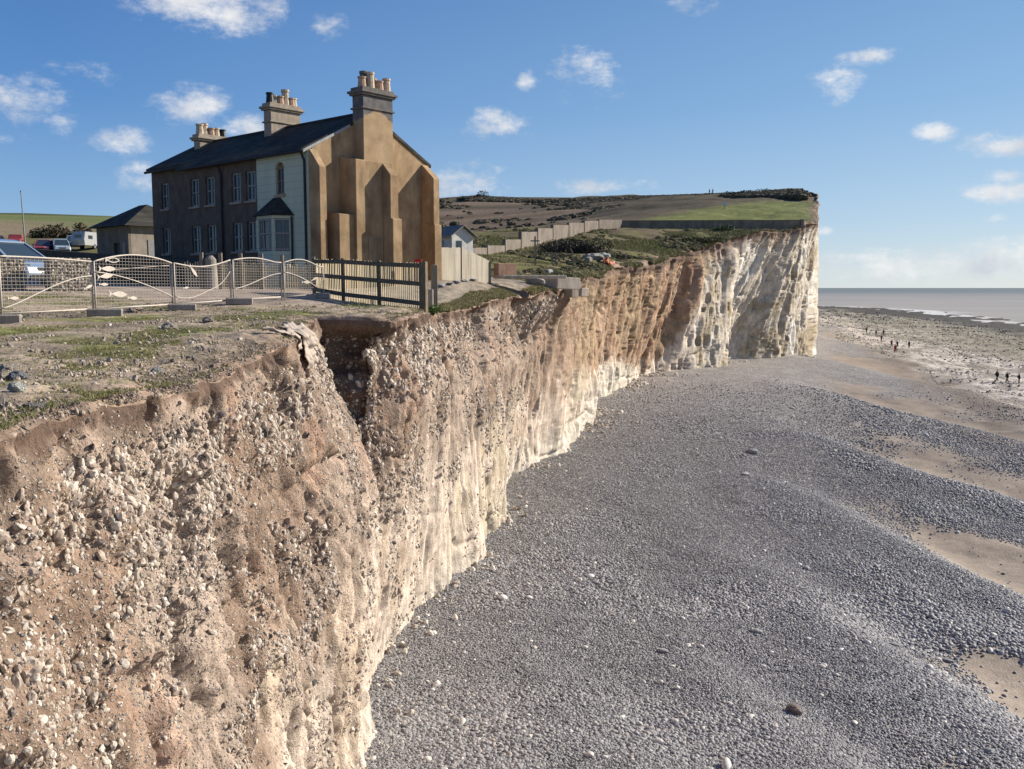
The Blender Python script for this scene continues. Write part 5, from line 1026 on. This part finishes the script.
# ------------------------------------------------------------------ people
def skin_mesh(name, verts, edges, rad, mat, root=0, sub=1):
    me = bpy.data.meshes.new(name); me.from_pydata(verts, edges, []); o = bpy.data.objects.new(name, me); COL.objects.link(o)
    md = o.modifiers.new('skin', 'SKIN'); sv = me.skin_vertices[0].data if me.skin_vertices else None
    if sv is None: me.attributes.get('x'); 
    for i, r_ in enumerate(rad): me.skin_vertices[0].data[i].radius = (r_, r_) if not isinstance(r_, tuple) else r_
    me.skin_vertices[0].data[root].use_root = True
    o.modifiers.new('sub', 'SUBSURF').levels = sub; o.modifiers['sub'].render_levels = sub+1; me.materials.append(mat); return o
M_skin = plain('skin_tone', (.42, .26, .19), .6)
def person(label, loc, rz, top_c, leg_c, hair_c=(.03, .02, .015), stride=.28, arm=.2, group=None, hgt=1.0, lean=.04):
    r_ = thing('person', label, 'person', loc, rz, group); r_.scale = (hgt,)*3; s_ = stride
    J = {'pel': (0, 0, .96), 'wst': (lean*.5, 0, 1.12), 'chs': (lean, 0, 1.34), 'nck': (lean*1.2, 0, 1.50), 'hd1': (lean*1.3+.01, 0, 1.58), 'hd2': (lean*1.3+.02, 0, 1.68), 'hd3': (lean*1.3+.01, 0, 1.74),
         'sl': (lean, .18, 1.42), 'sr': (lean, -.18, 1.42), 'el': (lean-arm*.4, .23, 1.15), 'er': (lean+arm*.3, -.23, 1.15), 'wl': (lean-arm*.3, .24, .92), 'wr': (lean+arm*1.1, -.23, .94), 'fl': (lean-arm*.25, .24, .81), 'fr': (lean+arm*1.3, -.22, .84),
         'hl': (0, .10, .90), 'hr': (0, -.10, .90), 'kl': (s_*.55, .10, .50), 'kr': (-s_*.25, -.10, .50), 'al': (s_*.75, .10, .09), 'ar': (-s_*1.0, -.10, .13), 'tl': (s_*.75+.17, .11, .045), 'tr': (-s_*1.0+.14, -.11, .045)}
    def chain(name, E_, R_, mat, root): ks = list(R_); return skin_mesh(name, [J[k] for k in ks], [(ks.index(a), ks.index(b)) for a, b in E_], [R_[k] for k in ks], mat, ks.index(root))
    body = chain('body', [('pel', 'wst'), ('wst', 'chs'), ('chs', 'nck'), ('nck', 'hd1'), ('hd1', 'hd2'), ('hd2', 'hd3'), ('chs', 'sl'), ('chs', 'sr'), ('sl', 'el'), ('sr', 'er'), ('el', 'wl'), ('er', 'wr'), ('wl', 'fl'), ('wr', 'fr'), ('pel', 'hl'), ('pel', 'hr'), ('hl', 'kl'), ('hr', 'kr'), ('kl', 'al'), ('kr', 'ar'), ('al', 'tl'), ('ar', 'tr')],
                 {'pel': .12, 'wst': .11, 'chs': .13, 'nck': .055, 'hd1': .08, 'hd2': .10, 'hd3': .07, 'sl': .07, 'sr': .07, 'el': .045, 'er': .045, 'wl': .033, 'wr': .033, 'fl': .035, 'fr': .035, 'hl': .09, 'hr': .09, 'kl': .06, 'kr': .06, 'al': .045, 'ar': .045, 'tl': .035, 'tr': .035}, M_skin, 'pel'); body.parent = r_
    jk = chain('jacket', [('pel', 'wst'), ('wst', 'chs'), ('chs', 'nck'), ('chs', 'sl'), ('chs', 'sr'), ('sl', 'el'), ('sr', 'er'), ('el', 'wl'), ('er', 'wr')], {'pel': .18, 'wst': .165, 'chs': .18, 'nck': .085, 'sl': .095, 'sr': .095, 'el': .068, 'er': .068, 'wl': .05, 'wr': .05}, plain('jacket_cloth', top_c, .85), 'wst'); jk.parent = r_
    tr_ = chain('trousers', [('pel', 'hl'), ('pel', 'hr'), ('hl', 'kl'), ('hr', 'kr'), ('kl', 'al'), ('kr', 'ar')], {'pel': .15, 'hl': .115, 'hr': .115, 'kl': .085, 'kr': .085, 'al': .065, 'ar': .065}, plain('trouser_cloth', leg_c, .9), 'pel'); tr_.parent = r_
    hr_ = skin_mesh('hair', [(lean*1.3-.03, 0, 1.66), (lean*1.3-.025, 0, 1.77)], [(0, 1)], [.105, .085], plain('hair', hair_c, .8)); hr_.parent = r_
    for s2 in (1, -1):
        a_, t_ = ('al', 'tl') if s2 > 0 else ('ar', 'tr'); sh_ = skin_mesh('shoe', [J[a_][:2]+(J[a_][2]-.03,), J[t_]], [(0, 1)], [.06, .05], M_dark); sh_.parent = r_
    fc = MB(); hx = lean*1.3+.115; fc.box((hx-.02, -.045, 1.665), (hx+.005, -.025, 1.68)); fc.box((hx-.02, .025, 1.665), (hx+.005, .045, 1.68)); fc.box((hx-.03, -.012, 1.63), (hx+.02, .012, 1.66)); fc.build('face', M_dark, r_)
    return r_
DK = (.02, .02, .025); NV = (.02, .03, .06); RD = (.35, .03, .06)
def on_beach(px, py): return hit(px, py, Bc)[0]
GP = 'walkers on the foreshore'
for (px, py, rz, tc_, lc_, lab, st, h_) in [(997, 381.5, 195, (.035, .03, .03), DK, 'person in dark coat striding, leftmost of the three near walkers', .34, 1.04), (1007, 382.8, 185, (.05, .03, .03), DK, 'person in dark brown coat, middle of the three near walkers', .30, 1.0), (1019, 383.5, 170, NV, DK, 'person in dark navy coat, rightmost of the three near walkers', .1, .95),
        (866.4, 333.2, 90, DK, DK, 'tiny dark figure nearest the headland, furthest away', .1, 1.0), (876, 335.8, 90, DK, NV, 'small dark figure second nearest the headland', .15, 1.0), (883.5, 335.6, 80, NV, NV, 'dark blue clad figure beside the one in grey', .1, 1.05), (881.3, 341, 60, (.10, .10, .13), DK, 'figure in grey just below the dark blue one', .2, 1.0),
        (891.5, 347, 100, (.16, .02, .03), DK, 'figure in maroon jacket left of the group of three', .15, 1.1), (897.2, 347.5, 80, (.03, .02, .03), DK, 'dark figure at the back of the group of three', .1, 1.0), (895.2, 353, 90, RD, (.15, .02, .05), 'figure in bright red coat at the front of the group of three', .2, 1.08), (909, 348.3, 90, DK, DK, 'lone dark figure standing right of the red coated group', .12, 1.1)]:
    person(lab, on_beach(px, py), math.radians(rz), tc_, lc_, stride=st, group=GP, hgt=h_)
for px, lab, st in ((709.3, 'left hand walker on the hill skyline', .15), (712.6, 'right hand walker on the hill skyline', .2)):
    yy = 186.0
    while hit(px, yy, (terrain,)) is None: yy += .25
    x, y, z = hit(px, yy+.3, (terrain,))[0]; person(lab, (x, y, z-.03), 0, DK, DK, stride=st, group='walkers on the hill', hgt=1.1)
# ================================================================== LIGHT, SKY, CAMERA
SAZ, SEL = math.radians(67), math.radians(27)
sd = Vector((math.sin(SAZ)*math.cos(SEL), math.cos(SAZ)*math.cos(SEL), math.sin(SEL)))
sl = bpy.data.lights.new('sun', 'SUN'); sl.energy = 5.0; sl.angle = math.radians(.53); sl.color = (1, .93, .82)
so = bpy.data.objects.new('sun', sl); COL.objects.link(so); so.rotation_euler = sd.to_track_quat('Z', 'Y').to_euler(); so.location = (0, 0, 60)
w = bpy.data.worlds.new('World'); sc.world = w; w.use_nodes = True; wt = w.node_tree; wn = wt.nodes; wl_ = wt.links.new
bg = wn['Background']; bg.inputs['Strength'].default_value = .078
sky = wn.new('ShaderNodeTexSky'); sky.sky_type = 'NISHITA'; sky.sun_disc = False; sky.sun_elevation = SEL; sky.sun_rotation = SAZ; sky.altitude = 20; sky.air_density = 1.0; sky.dust_density = .05; sky.ozone_density = 1.6
def WM(op, a, b=0., c=None, clamp=False):
    m = wn.new('ShaderNodeMath'); m.operation = op; m.use_clamp = clamp
    for i, v in enumerate((a, b, c)):
        if v is None: continue
        if hasattr(v, 'is_linked'): wl_(v, m.inputs[i])
        else: m.inputs[i].default_value = v
    return m.outputs[0]
tc = wn.new('ShaderNodeTexCoord'); sep = wn.new('ShaderNodeSeparateXYZ'); wl_(tc.outputs['Generated'], sep.inputs[0])
az = WM('ARCTAN2', sep.outputs[0], sep.outputs[1]); el = WM('ARCSINE', sep.outputs[2])
comb = wn.new('ShaderNodeCombineXYZ'); wl_(az, comb.inputs[0]); wl_(el, comb.inputs[1])
def wnoise(scale, det, rough=.6, sy=1.):
    mp = wn.new('ShaderNodeMapping'); mp.inputs['Scale'].default_value = (1, sy, 1); wl_(comb.outputs[0], mp.inputs[0])
    nn = wn.new('ShaderNodeTexNoise'); nn.inputs['Scale'].default_value = scale; nn.inputs['Detail'].default_value = det; nn.inputs['Roughness'].default_value = rough
    wl_(mp.outputs[0], nn.inputs['Vector']); return nn.outputs['Fac']
def wramp(fac, stops):
    r_ = wn.new('ShaderNodeValToRGB'); e_ = r_.color_ramp.elements
    while len(e_) < len(stops): e_.new(.5)
    for q_, (p_, c_) in zip(e_, stops): q_.position = p_; q_.color = (*[x/.14 for x in c_], 1)
    wl_(fac, r_.inputs[0]); return r_.outputs[0]
def wmix(f_, a_, b_):
    m_ = wn.new('ShaderNodeMix'); m_.data_type = 'RGBA'; wl_(f_, m_.inputs[0]) if hasattr(f_, 'is_linked') else setattr(m_.inputs[0], 'default_value', f_); wl_(a_, m_.inputs[6]); wl_(b_, m_.inputs[7]); return m_.outputs[2]
eln = WM('MULTIPLY', el, 1/1.0, clamp=True)
away = wramp(eln, [(0., (.42, .60, .78)), (.07, (.22, .43, .74)), (.18, (.085, .265, .63)), (.38, (.03, .14, .46)), (1., (.02, .09, .34))])
near_ = wramp(eln, [(0., (.64, .74, .82)), (.07, (.46, .63, .83)), (.18, (.28, .49, .77)), (.38, (.13, .31, .61)), (1., (.06, .18, .45))])
dvm = wn.new('ShaderNodeVectorMath'); dvm.operation = 'DOT_PRODUCT'; wl_(tc.outputs['Generated'], dvm.inputs[0]); dvm.inputs[1].default_value = (math.sin(SAZ), math.cos(SAZ), 0)
sunside = WM('MULTIPLY', WM('SUBTRACT', dvm.outputs['Value'], -.05), 1.05, clamp=True)
skyc = wmix(.82, sky.outputs[0], wmix(sunside, away, near_))
wa = wnoise(22, 9, .68, 1.7)
clouds = [(205, 4, 62, 22, 1), (325, 25, 20, 11, .8), (18, 97, 34, 19, .9), (190, 106, 30, 17, .95), (118, 141, 36, 11, .7), (63, 122, 17, 12, .6), (243, 130, 28, 14, .9), (145, 182, 20, 16, .55),
          (495, 126, 30, 15, .8), (585, 75, 34, 26, .62), (525, 80, 10, 9, .6), (600, 187, 42, 8, .85), (458, 180, 44, 17, .8), (838, 82, 22, 15, .75), (864, 56, 27, 9, .8), (935, 132, 17, 8, .85),
          (1004, 146, 30, 11, 1), (1003, 175, 17, 7, .9), (1003, 192, 30, 9, 1), (998, 219, 14, 5, .8), (850, 258, 40, 9, .85), (930, 267, 110, 13, .85), (1010, 267, 90, 14, .9), (1100, 260, 110, 20, 1), (690, 5, 30, 12, .4), (100, 72, 20, 10, .4), (60, 70, 14, 8, .4), (823, 232, 10, 4, .7), (-120, 120, 80, 30, 1), (1250, 150, 90, 30, 1), (1180, 60, 60, 25, .9)]
field = None
for cx, cy, rx, ry, st in clouds:
    p = at(cx, cy, 1.0).normalized(); a0 = math.atan2(p.x, p.y); e0 = math.asin(p.z)
    vm = wn.new('ShaderNodeVectorMath'); vm.operation = 'SUBTRACT'; vm.inputs[1].default_value = (a0, e0, 0); wl_(comb.outputs[0], vm.inputs[0])
    v2 = wn.new('ShaderNodeVectorMath'); v2.operation = 'MULTIPLY'; v2.inputs[1].default_value = (F/rx*.80, F/ry*.80, 0); wl_(vm.outputs[0], v2.inputs[0])
    v3 = wn.new('ShaderNodeVectorMath'); v3.operation = 'LENGTH'; wl_(v2.outputs[0], v3.inputs[0])
    g = WM('MULTIPLY', WM('SUBTRACT', 1.25, v3.outputs['Value'], clamp=True), st)
    field = g if field is None else WM('MAXIMUM', field, g)
dens = WM('SUBTRACT', WM('ADD', field, WM('MULTIPLY', wa, 2.6)), 1.52)
dens = WM('MULTIPLY', dens, WM('GREATER_THAN', field, .001))
mr = wn.new('ShaderNodeMapRange'); mr.interpolation_type = 'SMOOTHSTEP'; mr.inputs['From Min'].default_value = .0; mr.inputs['From Max'].default_value = 1.05; wl_(dens, mr.inputs['Value'])
edgef = WM('MULTIPLY', field, 4., clamp=True)
alpha = WM('MULTIPLY', WM('MULTIPLY', mr.outputs[0], edgef), .93)
wb = wnoise(14, 4, .6)
ccol = wn.new('ShaderNodeValToRGB'); ccol.color_ramp.elements[0].position = .35; ccol.color_ramp.elements[0].color = (4.6, 4.9, 5.4, 1); ccol.color_ramp.elements[1].position = .6; ccol.color_ramp.elements[1].color = (7.2, 7.1, 7.0, 1); wl_(wb, ccol.inputs[0])
mx = wn.new('ShaderNodeMix'); mx.data_type = 'RGBA'; wl_(alpha, mx.inputs[0]); wl_(skyc, mx.inputs[6]); wl_(ccol.outputs[0], mx.inputs[7]); wl_(mx.outputs[2], bg.inputs['Color'])
cam = bpy.data.cameras.new('camera'); cam.sensor_width = 36; cam.lens = F/1024*36; cam.clip_start = .1; cam.clip_end = 60000
co = bpy.data.objects.new('camera', cam); COL.objects.link(co); co.rotation_euler = (math.radians(90)-PITCH, 0, 0); sc.camera = co
sc.view_settings.view_transform = 'Standard'; sc.view_settings.look = 'None'; sc.view_settings.gamma = 1; sc.view_settings.use_curve_mapping = False; sc.view_settings.exposure = 0.76
sc.render.engine = 'CYCLES'; sc.cycles.max_bounces = 5; sc.cycles.diffuse_bounces = 3; sc.cycles.use_denoising = True
